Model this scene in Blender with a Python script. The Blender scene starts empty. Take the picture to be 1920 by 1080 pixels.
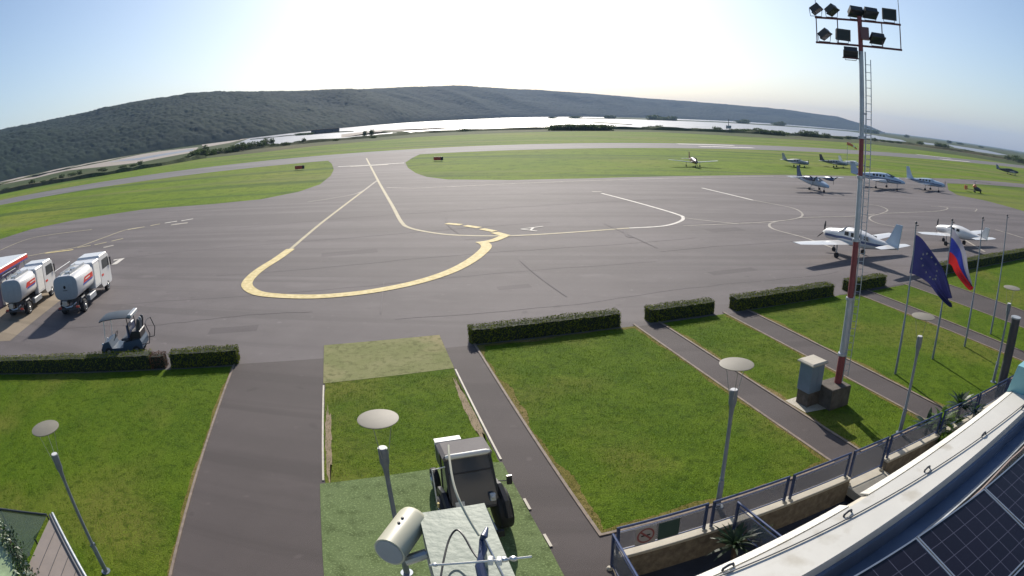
import bpy, bmesh, math, random
import numpy as np
from mathutils import Vector, Matrix
random.seed(7); rng = np.random.default_rng(7)
S = bpy.context.scene
COL = S.collection
R_ = math.radians
# ------------------------------------------------------------------ camera (wide webcam lens with barrel distortion)
LF, LK, LCX, LCY, LP, LR = 0.8407941450994, 0.07507825979037869, 1069.8232027825893, 489.6656625825483, 0.23229892689540965, 0.0011980703059900305
HC = 11.0
cam = bpy.data.cameras.new('camera'); co = bpy.data.objects.new('camera', cam); COL.objects.link(co); S.camera = co
cam.type = 'PANO'; cam.panorama_type = 'FISHEYE_LENS_POLYNOMIAL'
cam.sensor_fit = 'HORIZONTAL'; cam.sensor_width = 36; cam.sensor_height = 20.25
_s = 1920 / 36 / 1000
cam.fisheye_fov = R_(175)
cam.fisheye_polynomial_k0 = 0; cam.fisheye_polynomial_k1 = -LF*_s; cam.fisheye_polynomial_k2 = 0
cam.fisheye_polynomial_k3 = -LK*_s**3; cam.fisheye_polynomial_k4 = 0
cam.shift_x = (960-LCX)/1920; cam.shift_y = (LCY-540)/1080
cam.clip_start = 0.05; cam.clip_end = 40000
_c, _n = math.cos(LR), math.sin(LR); _cp, _sp = math.cos(LP), math.sin(LP)
CM = Matrix(((1,0,0),(0,_sp,-_cp),(0,_cp,_sp))) @ Matrix(((_c,-_n,0),(_n,_c,0),(0,0,1)))
co.matrix_world = Matrix.Translation((0,0,HC)) @ CM.to_4x4()
# ------------------------------------------------------------------ sky, sun, exposure
HAZE = .000085
SUN_AZ, SUN_EL = -7.0, 31.0          # degrees from +Y towards +X, and above the horizon
w = bpy.data.worlds.new('World'); S.world = w; w.use_nodes = True
nt = w.node_tree; bg = nt.nodes['Background']; sky = nt.nodes.new('ShaderNodeTexSky')
sky.sky_type = 'NISHITA'; sky.sun_disc = False
sky.sun_elevation = R_(SUN_EL); sky.sun_rotation = R_(SUN_AZ)
sky.air_density = 1.0; sky.dust_density = 1.3; sky.ozone_density = 3.2; sky.altitude = 10
nt.links.new(sky.outputs[0], bg.inputs[0]); bg.inputs[1].default_value = 0.088
sl = bpy.data.lights.new('sun', 'SUN'); so = bpy.data.objects.new('sun', sl); COL.objects.link(so)
sl.energy = 4.7; sl.angle = R_(0.6); sl.color = (1.0, 0.93, 0.83)
_d = Vector((math.sin(R_(SUN_AZ))*math.cos(R_(SUN_EL)), math.cos(R_(SUN_AZ))*math.cos(R_(SUN_EL)), math.sin(R_(SUN_EL))))
so.rotation_euler = _d.to_track_quat('Z', 'Y').to_euler()
S.view_settings.view_transform = 'Standard'; S.view_settings.look = 'None'; S.view_settings.gamma = 1; S.view_settings.exposure = 0.5
S.cycles.volume_bounces = 0; S.cycles.max_bounces = 6

# ------------------------------------------------------------------ helpers
AP, AR = -0.352672, -0.346455         # bearing of the garden paths and of the runway's normal
CA, SA = math.cos(AP), math.sin(AP)
ROT = -AP
def uv(u, v, z=0.0): return Vector((CA*u + SA*v, -SA*u + CA*v, z))
def ray(px, py):
    x, y = px-LCX, -(py-LCY); r = math.hypot(x, y); q = r/1000; th = LF*q + LK*q**3; k = math.sin(th)/max(r, 1e-9)
    return CM @ Vector((x*k, y*k, -math.cos(th)))
def at(px, py, z=0.0):                # survey point: where the line of sight meets height z
    d = ray(px, py); t = (z-HC)/min(d.z, -1e-5); return Vector((d.x*t, d.y*t, z))
def tag(o, label=None, cat=None, group=None, kind=None):
    for k, x in (('label', label), ('category', cat), ('group', group), ('kind', kind)):
        if x: o[k] = x
    return o
class MB:
    def __init__(s): s.v = []; s.f = []; s.m = []; s.mi = 0
    def face(s, pts):
        n = len(s.v); s.v += [tuple(p) for p in pts]; s.f.append(tuple(range(n, n+len(pts)))); s.m.append(s.mi)
    def mesh(s, vs, fs, M=None):
        n = len(s.v); s.v += [tuple(M @ Vector(p)) if M else tuple(p) for p in vs]
        for f in fs: s.f.append(tuple(i+n for i in f)); s.m.append(s.mi)
    def box(s, x0, y0, z0, x1, y1, z1, M=None, taper=1.0):
        cx, cy = (x0+x1)/2, (y0+y1)/2; T = lambda x, c: c+(x-c)*taper
        vs = [(x0,y0,z0),(x1,y0,z0),(x1,y1,z0),(x0,y1,z0)] + [(T(x,cx),T(y,cy),z1) for x, y in ((x0,y0),(x1,y0),(x1,y1),(x0,y1))]
        s.mesh(vs, [(3,2,1,0),(4,5,6,7),(0,1,5,4),(1,2,6,5),(2,3,7,6),(3,0,4,7)], M)
    def bbox(s, x0, y0, z0, x1, y1, z1, b=0.02, M=None):   # box with chamfered vertical and top edges
        def ring(z, i): return [(x0+b+i,y0+i,z),(x1-b-i,y0+i,z),(x1-i,y0+b+i,z),(x1-i,y1-b-i,z),(x1-b-i,y1-i,z),(x0+b+i,y1-i,z),(x0+i,y1-b-i,z),(x0+i,y0+b+i,z)]
        s.loft([ring(z0+b,0), ring(z1-b,0), ring(z1,b)], M, close0=True, close1=True)
    def loft(s, rings, M=None, close0=False, close1=False):
        k = len(rings[0]); vs = [p for r in rings for p in r]; fs = []
        for i in range(len(rings)-1):
            for j in range(k):
                a, b = i*k+j, i*k+(j+1) % k; fs.append((a, b, b+k, a+k))
        if close0: fs.append(tuple(range(k-1, -1, -1)))
        if close1: n = (len(rings)-1)*k; fs.append(tuple(range(n, n+k)))
        s.mesh(vs, fs, M)
    def tube(s, pts, r, n=8, M=None, caps=True):
        pts = [Vector(p) for p in pts]; rr = r if isinstance(r, (list, tuple)) else [r]*len(pts); rings = []
        up = None
        for i, p in enumerate(pts):
            d = (pts[min(i+1, len(pts)-1)] - pts[max(i-1, 0)]).normalized()
            if up is None: up = Vector((0,0,1)) if abs(d.z) < .9 else Vector((1,0,0))
            a = d.cross(up).normalized(); b = a.cross(d).normalized(); up = b
            rings.append([tuple(p + (a*math.cos(t)+b*math.sin(t))*rr[i]) for t in [2*math.pi*j/n for j in range(n)]])
        s.loft(rings, M, caps, caps)
    def disc(s, c, r, h, n=24, M=None, axis='z'):
        rings = []
        for z in (0, h):
            ring = []
            for j in range(n):
                a = 2*math.pi*j/n; x, y = r*math.cos(a), r*math.sin(a)
                ring.append((c[0]+x, c[1]+y, c[2]+z) if axis == 'z' else ((c[0]+z, c[1]+x, c[2]+y) if axis == 'x' else (c[0]+x, c[1]+z, c[2]+y)))
            rings.append(ring)
        s.loft(rings, M, True, True)
    def ball(s, c, r, n=10, sc=(1,1,1), M=None):
        rings = []
        for i in range(1, n):
            t = math.pi*i/n
            rings.append([(c[0]+sc[0]*r*math.sin(t)*math.cos(a), c[1]+sc[1]*r*math.sin(t)*math.sin(a), c[2]-sc[2]*r*math.cos(t)) for a in [2*math.pi*j/(2*n) for j in range(2*n)]])
        s.loft(rings, M, True, True)
    def build(s, name, mats, parent=None, smooth=False, loc=None, rotz=0):
        me = bpy.data.meshes.new(name); me.from_pydata(s.v, [], s.f)
        if not isinstance(mats, (list, tuple)): mats = [mats]
        for m in mats: me.materials.append(m)
        me.polygons.foreach_set('material_index', s.m)
        bm = bmesh.new(); bm.from_mesh(me); bmesh.ops.recalc_face_normals(bm, faces=bm.faces); bm.to_mesh(me); bm.free()
        if smooth:
            me.polygons.foreach_set('use_smooth', [True]*len(me.polygons))
            try: me.set_sharp_from_angle(angle=R_(38))
            except Exception: pass
        o = bpy.data.objects.new(name, me); COL.objects.link(o)
        if parent is not None: o.parent = parent
        if loc is not None: o.location = loc; o.rotation_euler = (0, 0, rotz)
        return o
def thing(name, label, cat, loc=(0,0,0), rotz=0, group=None):
    o = bpy.data.objects.new(name, None); COL.objects.link(o); o.empty_display_size = .3
    o.location = loc; o.rotation_euler = (0,0,rotz); return tag(o, label, cat, group)
def dup(root, loc, rotz, label=None, group=None, scale=None):
    kids = {}
    for o in COL.objects:
        if o.parent: kids.setdefault(o.parent.name, []).append(o)
    def cp(o, par):
        c = o.copy(); COL.objects.link(c); c.parent = par
        for ch in kids.get(o.name, []): cp(ch, c)
        return c
    r = cp(root, None); r.location = loc; r.rotation_euler = (0,0,rotz)
    if scale: r.scale = scale
    if label: r['label'] = label
    if group: r['group'] = group
    return r
# ------------------------------------------------------------------ materials
def mat(name, base, rough=.7, metal=0, var=None, vscale=3, bump=0, bscale=40, col2=None, spec=.5, coat=0, detail=6, stretch=None, trans=None):
    m = bpy.data.materials.new(name); m.use_nodes = True; n = m.node_tree; b = n.nodes['Principled BSDF']
    b.inputs['Base Color'].default_value = (*base, 1); b.inputs['Roughness'].default_value = rough; b.inputs['Metallic'].default_value = metal
    b.inputs['Specular IOR Level'].default_value = spec; b.inputs['Coat Weight'].default_value = coat
    tc = n.nodes.new('ShaderNodeTexCoord'); src = tc.outputs['Object']
    if stretch:
        mp = n.nodes.new('ShaderNodeMapping'); mp.inputs['Scale'].default_value = stretch; n.links.new(src, mp.inputs[0]); src = mp.outputs[0]
    if var or col2:
        t = n.nodes.new('ShaderNodeTexNoise'); t.inputs['Scale'].default_value = vscale; t.inputs['Detail'].default_value = detail; t.inputs['Roughness'].default_value = .62
        n.links.new(src, t.inputs[0])
        r = n.nodes.new('ShaderNodeValToRGB'); n.links.new(t.outputs[0], r.inputs[0])
        r.color_ramp.elements[0].position = .34; r.color_ramp.elements[1].position = .68
        v = var or 0
        c2 = col2 or tuple(min(1, x*(1+v)) for x in base); c1 = base if col2 else tuple(x*(1-v) for x in base)
        r.color_ramp.elements[0].color = (*c1, 1); r.color_ramp.elements[1].color = (*c2, 1)
        n.links.new(r.outputs[0], b.inputs['Base Color'])
    if bump:
        t2 = n.nodes.new('ShaderNodeTexNoise'); t2.inputs['Scale'].default_value = bscale; t2.inputs['Detail'].default_value = 4; n.links.new(src, t2.inputs[0])
        bp = n.nodes.new('ShaderNodeBump'); bp.inputs['Strength'].default_value = bump; bp.inputs['Distance'].default_value = .05; n.links.new(t2.outputs[0], bp.inputs['Height']); n.links.new(bp.outputs[0], b.inputs['Normal'])
    if trans:
        tr = n.nodes.new('ShaderNodeBsdfTranslucent'); tr.inputs[0].default_value = (*trans, 1); mx = n.nodes.new('ShaderNodeMixShader'); mx.inputs[0].default_value = .4
        n.links.new(b.outputs[0], mx.inputs[1]); n.links.new(tr.outputs[0], mx.inputs[2]); n.links.new(mx.outputs[0], n.nodes['Material Output'].inputs[0])
    return m
def noise_layer(m, scale, lo, hi, color, fac, stretch=None, detail=4):
    """mix one more noise-masked colour into the base colour"""
    n = m.node_tree; b = n.nodes['Principled BSDF']; inp = b.inputs['Base Color']
    mx = n.nodes.new('ShaderNodeMix'); mx.data_type = 'RGBA'
    if inp.links: n.links.new(inp.links[0].from_socket, mx.inputs[6])
    else: mx.inputs[6].default_value = inp.default_value
    mx.inputs[7].default_value = (*color, 1)
    tc = n.nodes.new('ShaderNodeTexCoord'); src = tc.outputs['Object']
    if stretch:
        mp = n.nodes.new('ShaderNodeMapping'); mp.inputs['Scale'].default_value = stretch[0]; mp.inputs['Rotation'].default_value = (0, 0, stretch[1])
        n.links.new(src, mp.inputs[0]); src = mp.outputs[0]
    t = n.nodes.new('ShaderNodeTexNoise'); t.inputs['Scale'].default_value = scale; t.inputs['Detail'].default_value = detail; n.links.new(src, t.inputs[0])
    mr = n.nodes.new('ShaderNodeMapRange'); mr.inputs[1].default_value = lo; mr.inputs[2].default_value = hi; mr.inputs[4].default_value = fac; n.links.new(t.outputs[0], mr.inputs[0])
    n.links.new(mr.outputs[0], mx.inputs[0]); n.links.new(mx.outputs[2], inp)
    return m
def asphalt(name, base, rough=.8):
    m = mat(name, base, rough, var=.10, vscale=.35, bump=.4, bscale=45, spec=.16)
    noise_layer(m, .05, .45, .62, tuple(x*1.25 for x in base), .6)
    noise_layer(m, .12, .46, .64, tuple(x*.74 for x in base), .85, ((.12, 1.6, 1), -ROT+.05))      # long tyre and seam streaks
    noise_layer(m, .22, .52, .60, tuple(x*.76 for x in base), .75, ((.06, 2.2, 1), -ROT))
    noise_layer(m, 1.7, .66, .74, tuple(x*1.8 for x in base), .35)
    noise_layer(m, 60, .4, .7, tuple(x*1.5 for x in base), .35)
    noise_layer(m, .9, .66, .72, tuple(x*.66 for x in base), .45, None, 9)
    noise_layer(m, .28, .62, .70, tuple(x*1.3 for x in base), .6, ((.5, 1.3, 1), -ROT), 8)
    return m
def grass_mat(name, g1, g2, dry, scale=1.0, bump=.9, spots=.5, bs=30):
    m = mat(name, g1, .85, col2=g2, vscale=.5*scale, bump=bump, bscale=bs, spec=.04)
    noise_layer(m, .16*scale, .5, .66, dry, spots)
    noise_layer(m, 3*scale, .5, .68, tuple(x*.55 for x in g1), .7)
    noise_layer(m, 22*scale, .52, .66, tuple(min(1, x*1.7) for x in g2), .6)
    return m
M_ASPH = asphalt('apron_asphalt', (.124,.110,.110))
M_PATCH = asphalt('asphalt_repair', (.097,.085,.087))
M_RUN = asphalt('runway_asphalt', (.13,.125,.125))
M_PATH = asphalt('path_asphalt', (.080,.068,.066))
M_LAWN = grass_mat('lawn_grass', (.052,.098,.007), (.092,.142,.010), (.18,.155,.04), bs=22, spots=.5)
M_FIELD = grass_mat('airfield_grass', (.086,.145,.008), (.13,.185,.012), (.18,.18,.04), scale=.12, bump=.4, spots=.6, bs=6)
noise_layer(M_FIELD, .09, .5, .64, (.045,.085,.02), .7, ((.10, 1.5, 1), -ROT))
noise_layer(M_FIELD, .03, .52, .6, (.15,.16,.05), .6, ((.12, 1.2, 1), -ROT+.06))
M_SCRUB = grass_mat('marsh_scrub', (.035,.055,.018), (.07,.085,.03), (.13,.10,.06), scale=.05, bump=.6, spots=.7, bs=2)
M_TURF = grass_mat('artificial_turf', (.12,.165,.065), (.145,.19,.085), (.15,.165,.08), scale=.7, bump=.5, spots=.6)
M_TURF2 = grass_mat('worn_turf', (.17,.185,.075), (.23,.225,.11), (.32,.26,.15), scale=1.2, bump=.5, spots=.9)
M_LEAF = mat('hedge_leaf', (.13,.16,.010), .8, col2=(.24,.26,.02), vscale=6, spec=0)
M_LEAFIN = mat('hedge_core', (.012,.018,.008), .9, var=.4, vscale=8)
M_DEADLEAF = mat('dead_hedge_leaf', (.16,.06,.025), .8, var=.35, vscale=9)
M_BUSH = mat('bush_leaf', (.04,.065,.018), .6, col2=(.07,.095,.03), vscale=.6, spec=.2, trans=(.05,.08,.015))
M_BRIGHTLEAF = mat('bright_leaf', (.09,.17,.015), .45, col2=(.16,.26,.03), vscale=5, trans=(.16,.28,.02))
M_DARKLEAF = mat('dark_leaf', (.02,.045,.02), .45, col2=(.04,.075,.03), vscale=5, trans=(.04,.08,.02))
M_BARK = mat('bark', (.09,.065,.045), .9, var=.3, vscale=6, bump=.5)
M_YEL = mat('yellow_paint', (.50,.39,.16), .8, spec=.3, col2=(.72,.60,.31), vscale=2.6, bump=.3)
M_YEL2 = mat('faded_yellow_paint', (.36,.31,.20), .8, spec=.3, col2=(.48,.42,.28), vscale=1.2)
M_WHT = mat('white_marking', (.62,.58,.52), .8, spec=.3, var=.2, vscale=1.5)
M_PALE = mat('faded_marking', (.32,.29,.25), .8, spec=.3, var=.25, vscale=1.0)
M_FAINT = mat('worn_marking', (.165,.15,.15), .9, spec=.15, var=.12, vscale=1.0)
M_SEAM = mat('tar_seam', (.088,.077,.079), .95, spec=.1, var=.2)
M_CONC = mat('concrete', (.30,.28,.24), .85, var=.2, vscale=1.5, bump=.3)
M_CONCD = mat('dark_concrete', (.10,.085,.07), .9, var=.35, vscale=3, bump=.4)
M_KERB = mat('kerb_concrete', (.20,.155,.12), .85, var=.25, vscale=4)
M_BOARD = mat('pale_board', (.42,.38,.31), .7, var=.15, vscale=3)
M_PAD = asphalt('concrete_pad', (.25,.205,.15), .85)
M_WHITE = mat('white_paint', (.66,.65,.63), .35, var=.04, vscale=1.2, coat=.3)
M_WHITEM = mat('matt_white', (.78,.76,.70), .55, var=.06, vscale=3)
M_COPE = mat('roof_coping_paint', (.60,.58,.52), .6, var=.06, vscale=1.4)
noise_layer(M_COPE, 3.0, .60, .72, (.40,.36,.28), .6, ((1,1,1),0), 8)
M_CREAM = mat('cream_render', (.44,.40,.32), .7, var=.10, vscale=2.2, bump=.15)
M_BLUEGREY = mat('bluegrey_paint', (.16,.21,.27), .4, var=.08, vscale=2)
M_DKBLUE = mat('dark_blue_paint', (.03,.05,.12), .4, var=.1)
M_RAIL = mat('rail_blue', (.045,.07,.16), .38, metal=.2, var=.15, vscale=6)
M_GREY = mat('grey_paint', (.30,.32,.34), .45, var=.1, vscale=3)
M_TANKGREY = mat('tank_end_grey', (.26,.30,.34), .45, var=.07, vscale=2)
M_DGREY = mat('dark_grey', (.05,.052,.06), .5, var=.15, vscale=4)
M_BLACK = mat('black_rubber', (.018,.018,.02), .75, var=.2, vscale=5)
M_BLKP = mat('black_plastic', (.02,.02,.024), .35)
M_STEEL = mat('galvanised_steel', (.42,.44,.45), .42, metal=.75, var=.18, vscale=7)
M_ALU = mat('dull_aluminium', (.55,.56,.56), .35, metal=.85, var=.1, vscale=5)
M_POLE = mat('lamp_post_grey', (.20,.23,.27), .45, metal=.3, var=.12, vscale=4)
M_DISC = mat('reflector_disc', (.17,.155,.12), .65, var=.06, vscale=3)
M_LENS = mat('lamp_lens', (.6,.6,.6), .3)
M_RED = mat('red_paint', (.20,.04,.05), .45, var=.12, vscale=3)
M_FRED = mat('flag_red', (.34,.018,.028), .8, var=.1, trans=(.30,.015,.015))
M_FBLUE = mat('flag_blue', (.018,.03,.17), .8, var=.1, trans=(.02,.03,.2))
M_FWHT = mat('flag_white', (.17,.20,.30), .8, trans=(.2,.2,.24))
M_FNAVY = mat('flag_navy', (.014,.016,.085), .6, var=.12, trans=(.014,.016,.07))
M_FSTAR = mat('flag_star', (.30,.30,.27), .8)
M_SILVER = mat('mast_silver', (.40,.43,.48), .42, metal=.3, var=.12, vscale=3)
M_ORANGE = mat('orange_paint', (.65,.20,.10), .4, var=.08)
M_SIGNRED = mat('sign_red', (.45,.06,.04), .5)
M_MAROON = mat('maroon_paint', (.12,.035,.04), .35, coat=.3)
M_NAVY = mat('navy_paint', (.07,.10,.20), .35, coat=.3, var=.05)
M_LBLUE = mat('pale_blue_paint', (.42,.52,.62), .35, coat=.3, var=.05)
M_STRIPER = mat('stripe_red', (.62,.05,.03), .4)
M_STRIPEB = mat('stripe_blue', (.06,.10,.36), .4)
M_GLASS = mat('dark_glass', (.02,.03,.035), .08, spec=.9)
M_TEAL = mat('teal_glass', (.03,.042,.062), .12, spec=.6)
M_TURQ = mat('turquoise_wall', (.20,.42,.46), .45, var=.2, vscale=.9)
M_ROOFTEAL = mat('cart_roof', (.022,.038,.055), .55)
M_CARTB = mat('cart_blue', (.04,.07,.11), .5)
M_DARKPAV = mat('terrace_paving', (.032,.036,.05), .8, var=.2, vscale=2)
M_STONE = mat('stone_wall', (.17,.14,.10), .9, var=.35, vscale=4, bump=.5, bscale=12)
M_GALV = mat('weathered_lid', (.15,.19,.15), .6, metal=.0, col2=(.24,.28,.22), vscale=9, bump=.1)
M_HOUS = mat('camera_housing', (.50,.48,.36), .45, var=.04, vscale=4)
M_GUTTER = mat('gutter_shade_blue', (.13,.18,.27), .55, var=.2, vscale=1.2)  # blue tint paints in the shade lying inside the gutter
M_PEBBLE = mat('roof_pebbles', (.26,.28,.24), .9, col2=(.42,.40,.32), vscale=14, bump=.7, bscale=30)
M_BROWNP = mat('brown_panel', (.24,.20,.17), .55, var=.08, vscale=2)
M_SAND = mat('dry_mud', (.22,.18,.14), .9, col2=(.30,.26,.22), vscale=.02, stretch=(1,6,1))
M_MOWN = mat('mown_strip', (.13,.16,.05), .9, var=.2, vscale=.05)
def water_mat():
    m = mat('lagoon_water', (.16,.155,.155), .34, var=.3, vscale=.01, spec=.9); n = m.node_tree; b = n.nodes['Principled BSDF']
    t = n.nodes.new('ShaderNodeTexNoise'); t.inputs['Scale'].default_value = .5; t.inputs['Detail'].default_value = 6
    tc = n.nodes.new('ShaderNodeTexCoord'); n.links.new(tc.outputs['Object'], t.inputs[0])
    bp = n.nodes.new('ShaderNodeBump'); bp.inputs['Strength'].default_value = .7; bp.inputs['Distance'].default_value = .5
    n.links.new(t.outputs[0], bp.inputs['Height']); n.links.new(bp.outputs[0], b.inputs['Normal'])
    return m
M_WATER = water_mat()
def forest_mat():
    m = mat('hill_forest', (.010,.021,.012), .95, col2=(.019,.033,.015), vscale=.006, spec=.05)
    n = m.node_tree; b = n.nodes['Principled BSDF']
    noise_layer(m, .035, .42, .62, (.006,.014,.008), .6); noise_layer(m, .03, .58, .68, (.032,.045,.018), .4)
    return m
M_FOREST = forest_mat()
def cell_mat():
    m = bpy.data.materials.new('solar_cells'); m.use_nodes = True; n = m.node_tree; b = n.nodes['Principled BSDF']
    tc = n.nodes.new('ShaderNodeTexCoord'); br = n.nodes.new('ShaderNodeTexBrick'); n.links.new(tc.outputs['Object'], br.inputs[0])
    br.offset = 0; br.squash = 1; br.inputs['Scale'].default_value = 1; br.inputs['Mortar Size'].default_value = .0035; br.inputs['Brick Width'].default_value = .17; br.inputs['Row Height'].default_value = .17
    br.inputs['Color1'].default_value = (.008,.008,.016,1); br.inputs['Color2'].default_value = (.010,.009,.019,1); br.inputs['Mortar'].default_value = (.07,.07,.10,1)
    n.links.new(br.outputs[0], b.inputs['Base Color']); b.inputs['Roughness'].default_value = .35; b.inputs['Specular IOR Level'].default_value = .3
    return m
M_CELL = cell_mat()
def mesh_panel_mat():                 # tinted see-through railing infill
    m = bpy.data.materials.new('railing_infill'); m.use_nodes = True; n = m.node_tree; b = n.nodes['Principled BSDF']
    b.inputs['Base Color'].default_value = (.16,.18,.22,1); b.inputs['Roughness'].default_value = .4
    tr = n.nodes.new('ShaderNodeBsdfTransparent'); mx = n.nodes.new('ShaderNodeMixShader'); mx.inputs[0].default_value = .42
    n.links.new(tr.outputs[0], mx.inputs[1]); n.links.new(b.outputs[0], mx.inputs[2]); n.links.new(mx.outputs[0], n.nodes['Material Output'].inputs[0])
    return m
M_INFILL = mesh_panel_mat()

# ------------------------------------------------------------------ ground sheets
def sheet(name, pts, z, m, label=None, kind='structure'):
    mb = MB(); me = bpy.data.meshes.new(name)
    bm = bmesh.new(); vs = [bm.verts.new((p[0], p[1], z)) for p in pts]; f = bm.faces.new(vs)
    bmesh.ops.triangulate(bm, faces=[f]); bmesh.ops.recalc_face_normals(bm, faces=bm.faces)
    if sum(q.normal.z for q in bm.faces) < 0: bmesh.ops.reverse_faces(bm, faces=bm.faces)
    bm.to_mesh(me); bm.free(); me.materials.append(m)
    o = bpy.data.objects.new(name, me); COL.objects.link(o); tag(o, kind=kind, label=label); return o
def P(*a): return [at(x, y) for x, y in a]
# the one ground sheet, with a hole left for the sunken terrace beside the building
TER_Z = -0.5
ang = [2*math.pi*i/96 for i in range(96)]
gb = bmesh.new()
outer = [gb.verts.new((14000*math.cos(a), 14000*math.sin(a), 0)) for a in ang]
hole = [gb.verts.new(uv(u, v)) for u, v in ((5.35,1),(40,1),(40,11.2),(5.35,11.2))]
es = [gb.edges.new((outer[i], outer[(i+1) % 96])) for i in range(96)] + [gb.edges.new((hole[i], hole[(i+1) % 4])) for i in range(4)]
bmesh.ops.triangle_fill(gb, edges=es, use_beauty=True)
for f in gb.faces:
    if f.normal.z < 0: f.normal_flip()
me = bpy.data.meshes.new('ground'); gb.to_mesh(me); gb.free(); me.materials.append(M_SCRUB)
go = bpy.data.objects.new('ground', me); COL.objects.link(go); tag(go, kind='structure')
uvp = lambda L: [uv(u, v) for u, v in L]
field = P((0,361),(100,342),(240,322),(360,300),(480,287),(600,273),(700,264),(800,256),(960,249),(1100,246),(1240,248),(1400,257),(1500,262),(1640,271),(1760,286),(1919,311)) + uvp([(420,150),(200,32),(-200,32)]) + [at(0,361)+Vector((-500,-60,0))]
sheet('airfield_grass', field, .012, M_FIELD)
# runway: two parallel edges from surveyed points
rn = Vector((math.sin(AR), math.cos(AR), 0)); rd = Vector((math.cos(AR), -math.sin(AR), 0))
n0 = np.mean([at(*p).dot(rn) for p in ((250,345),(480,313),(960,281),(1285,277))]); n1 = np.mean([at(*p).dot(rn) for p in ((250,333),(480,302.5),(960,272),(1260,268))])
RZ = .024
sheet('runway', [rd*-700+rn*n0, rd*520+rn*n0, rd*520+rn*n1, rd*-700+rn*n1], RZ, M_RUN)
apron = P((0,449),(60,430),(150,411),(270,393),(400,383),(490,374),(560,360),(600,346),(620,330),(626,318),(622,307),(612,299)) + \
    P((700,289),(800,283)) + P((772,297),(760,305),(765,315),(780,325),(800,332),(840,337),(960,338),(1100,335),(1280,330.5),(1440,328.5),(1600,330),(1700,333.5),(1780,335),(1840,338),(1919,345)) + \
    [at(1919,345)+Vector((60,-12,0)), at(1919,352)+Vector((60,-16,0))] + P((1919,352),(1840,346),(1776,344),(1778,356),(1795,366),(1850,377),(1880,385),(1919,396)) + uvp([(150,60),(110,27)]) + uvp([(45,11.2),(5.2,11.2),(5.2,1),(-60,1),(-75,30)]) + [at(0,449)+Vector((-50,-22,0))]
sheet('apron', apron, .036, M_ASPH)
sheet('concrete_pad', uvp([(-70,34.6),(-26.9,34.6),(-26.9,52),(-70,52)]), .044, M_PAD)
# paths (darker asphalt) beneath and between the lawns
sheet('garden_paths', uvp([(-6.93,5),(5.1,5),(5.1,11.2),(45,11.2),(45,28.4),(29.3,28.4),(29.3,28.0),(-6.93,28.6)]), .048, M_PATH)
LAWNS = [(-60,-6.93,6,28.3,'left'),(-1.98,3.93,12.3,30.0,'mid'),(5.55,14.05,12.6,28.3,''),(15.62,19.75,12.6,28.2,''),(21.5,30.65,12.6,28.2,''),(32.25,36.5,12.6,28.0,''),(40.5,95,12.6,28.6,'')]
def ribbon(name, pts, wd, z, m, closed=False):
    mb = MB(); pts = [Vector(p) for p in pts]; L, Rr = [], []
    for i, p in enumerate(pts):
        d = (pts[min(i+1, len(pts)-1)]-pts[max(i-1, 0)]); d.z = 0; d.normalize(); n = Vector((-d.y, d.x, 0))
        L.append(p+n*wd/2); Rr.append(p-n*wd/2)
    for i in range(len(pts)-1):
        mb.face([(L[i].x,L[i].y,z),(L[i+1].x,L[i+1].y,z),(Rr[i+1].x,Rr[i+1].y,z),(Rr[i].x,Rr[i].y,z)])
    return mb
for i, (u0, u1, v0, v1, k) in enumerate(LAWNS):
    # gently uneven edge so that the turf meets the kerb raggedly
    pts = []
    def side(a, b, c, d):
        n = max(2, int(math.hypot(c-a, d-b)/.35))
        for j in range(n):
            t = j/n; pts.append(uv(a+(c-a)*t+random.uniform(-.03,.03), b+(d-b)*t+random.uniform(-.03,.03)))
    side(u0,v0,u1,v0); side(u1,v0,u1,v1); side(u1,v1,u0,v1); side(u0,v1,u0,v0)
    sheet('lawn', pts, .066, M_LAWN)
    if k == 'mid': continue
    mb = MB(); Mx = Matrix.Rotation(ROT, 4, 'Z'); kw = .10
    if k != 'left': mb.box(u0-kw,v0-kw,0,u0,v1+.3,.085,Mx); mb.box(u0,v0-kw,0,u1,v0,.083,Mx)
    mb.box(u1,v0-kw,0,u1+kw,v1+.3,.085,Mx)
    tag(mb.build('lawn_kerb', M_KERB), kind='structure')
# dry soil fringe along the left lawn kerb and patches
sheet('turf_mat', uvp([(-2.05,25.4),(3.98,25.75),(4.02,30.3),(-2.1,30.3)]), .074, M_TURF2)
sheet('turf_mat', uvp([(-2.15,9.0),(-2.15,17.2),(1.9,17.5),(3.0,17.6),(4.0,17.3),(4.0,12.5),(3.9,9.0)]), .074, M_TURF)
mb = MB(); Mx = Matrix.Rotation(ROT, 4, 'Z')
mb.box(-2.07,17.4,0,-2.0,25.2,.085,Mx); mb.box(3.97,17.5,0,4.04,25.6,.085,Mx); mb.box(4.02,12.5,0,4.1,13.1,.09,Mx); mb.box(4.02,14.4,0,4.1,15.0,.09,Mx)
tag(mb.build('edging_board', M_BOARD), kind='structure')
# bare-earth strips beside the boards
MW = mat('bare_earth', (.20,.15,.09), .95, col2=(.27,.20,.12), vscale=2)
def patchy(name, c, ru, rv, z, m, n=26):
    pts = []
    for j in range(n):
        a = 2*math.pi*j/n; k = 1+random.uniform(-.22,.22); pts.append(uv(c[0]+ru*k*math.cos(a), c[1]+rv*k*math.sin(a)))
    sheet(name, pts, z, m)
patchy('bare_earth', (-1.82,20.3), .13, 2.6, .071, MW); patchy('bare_earth', (3.75,21.6), .16, 2.8, .071, MW)

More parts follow.
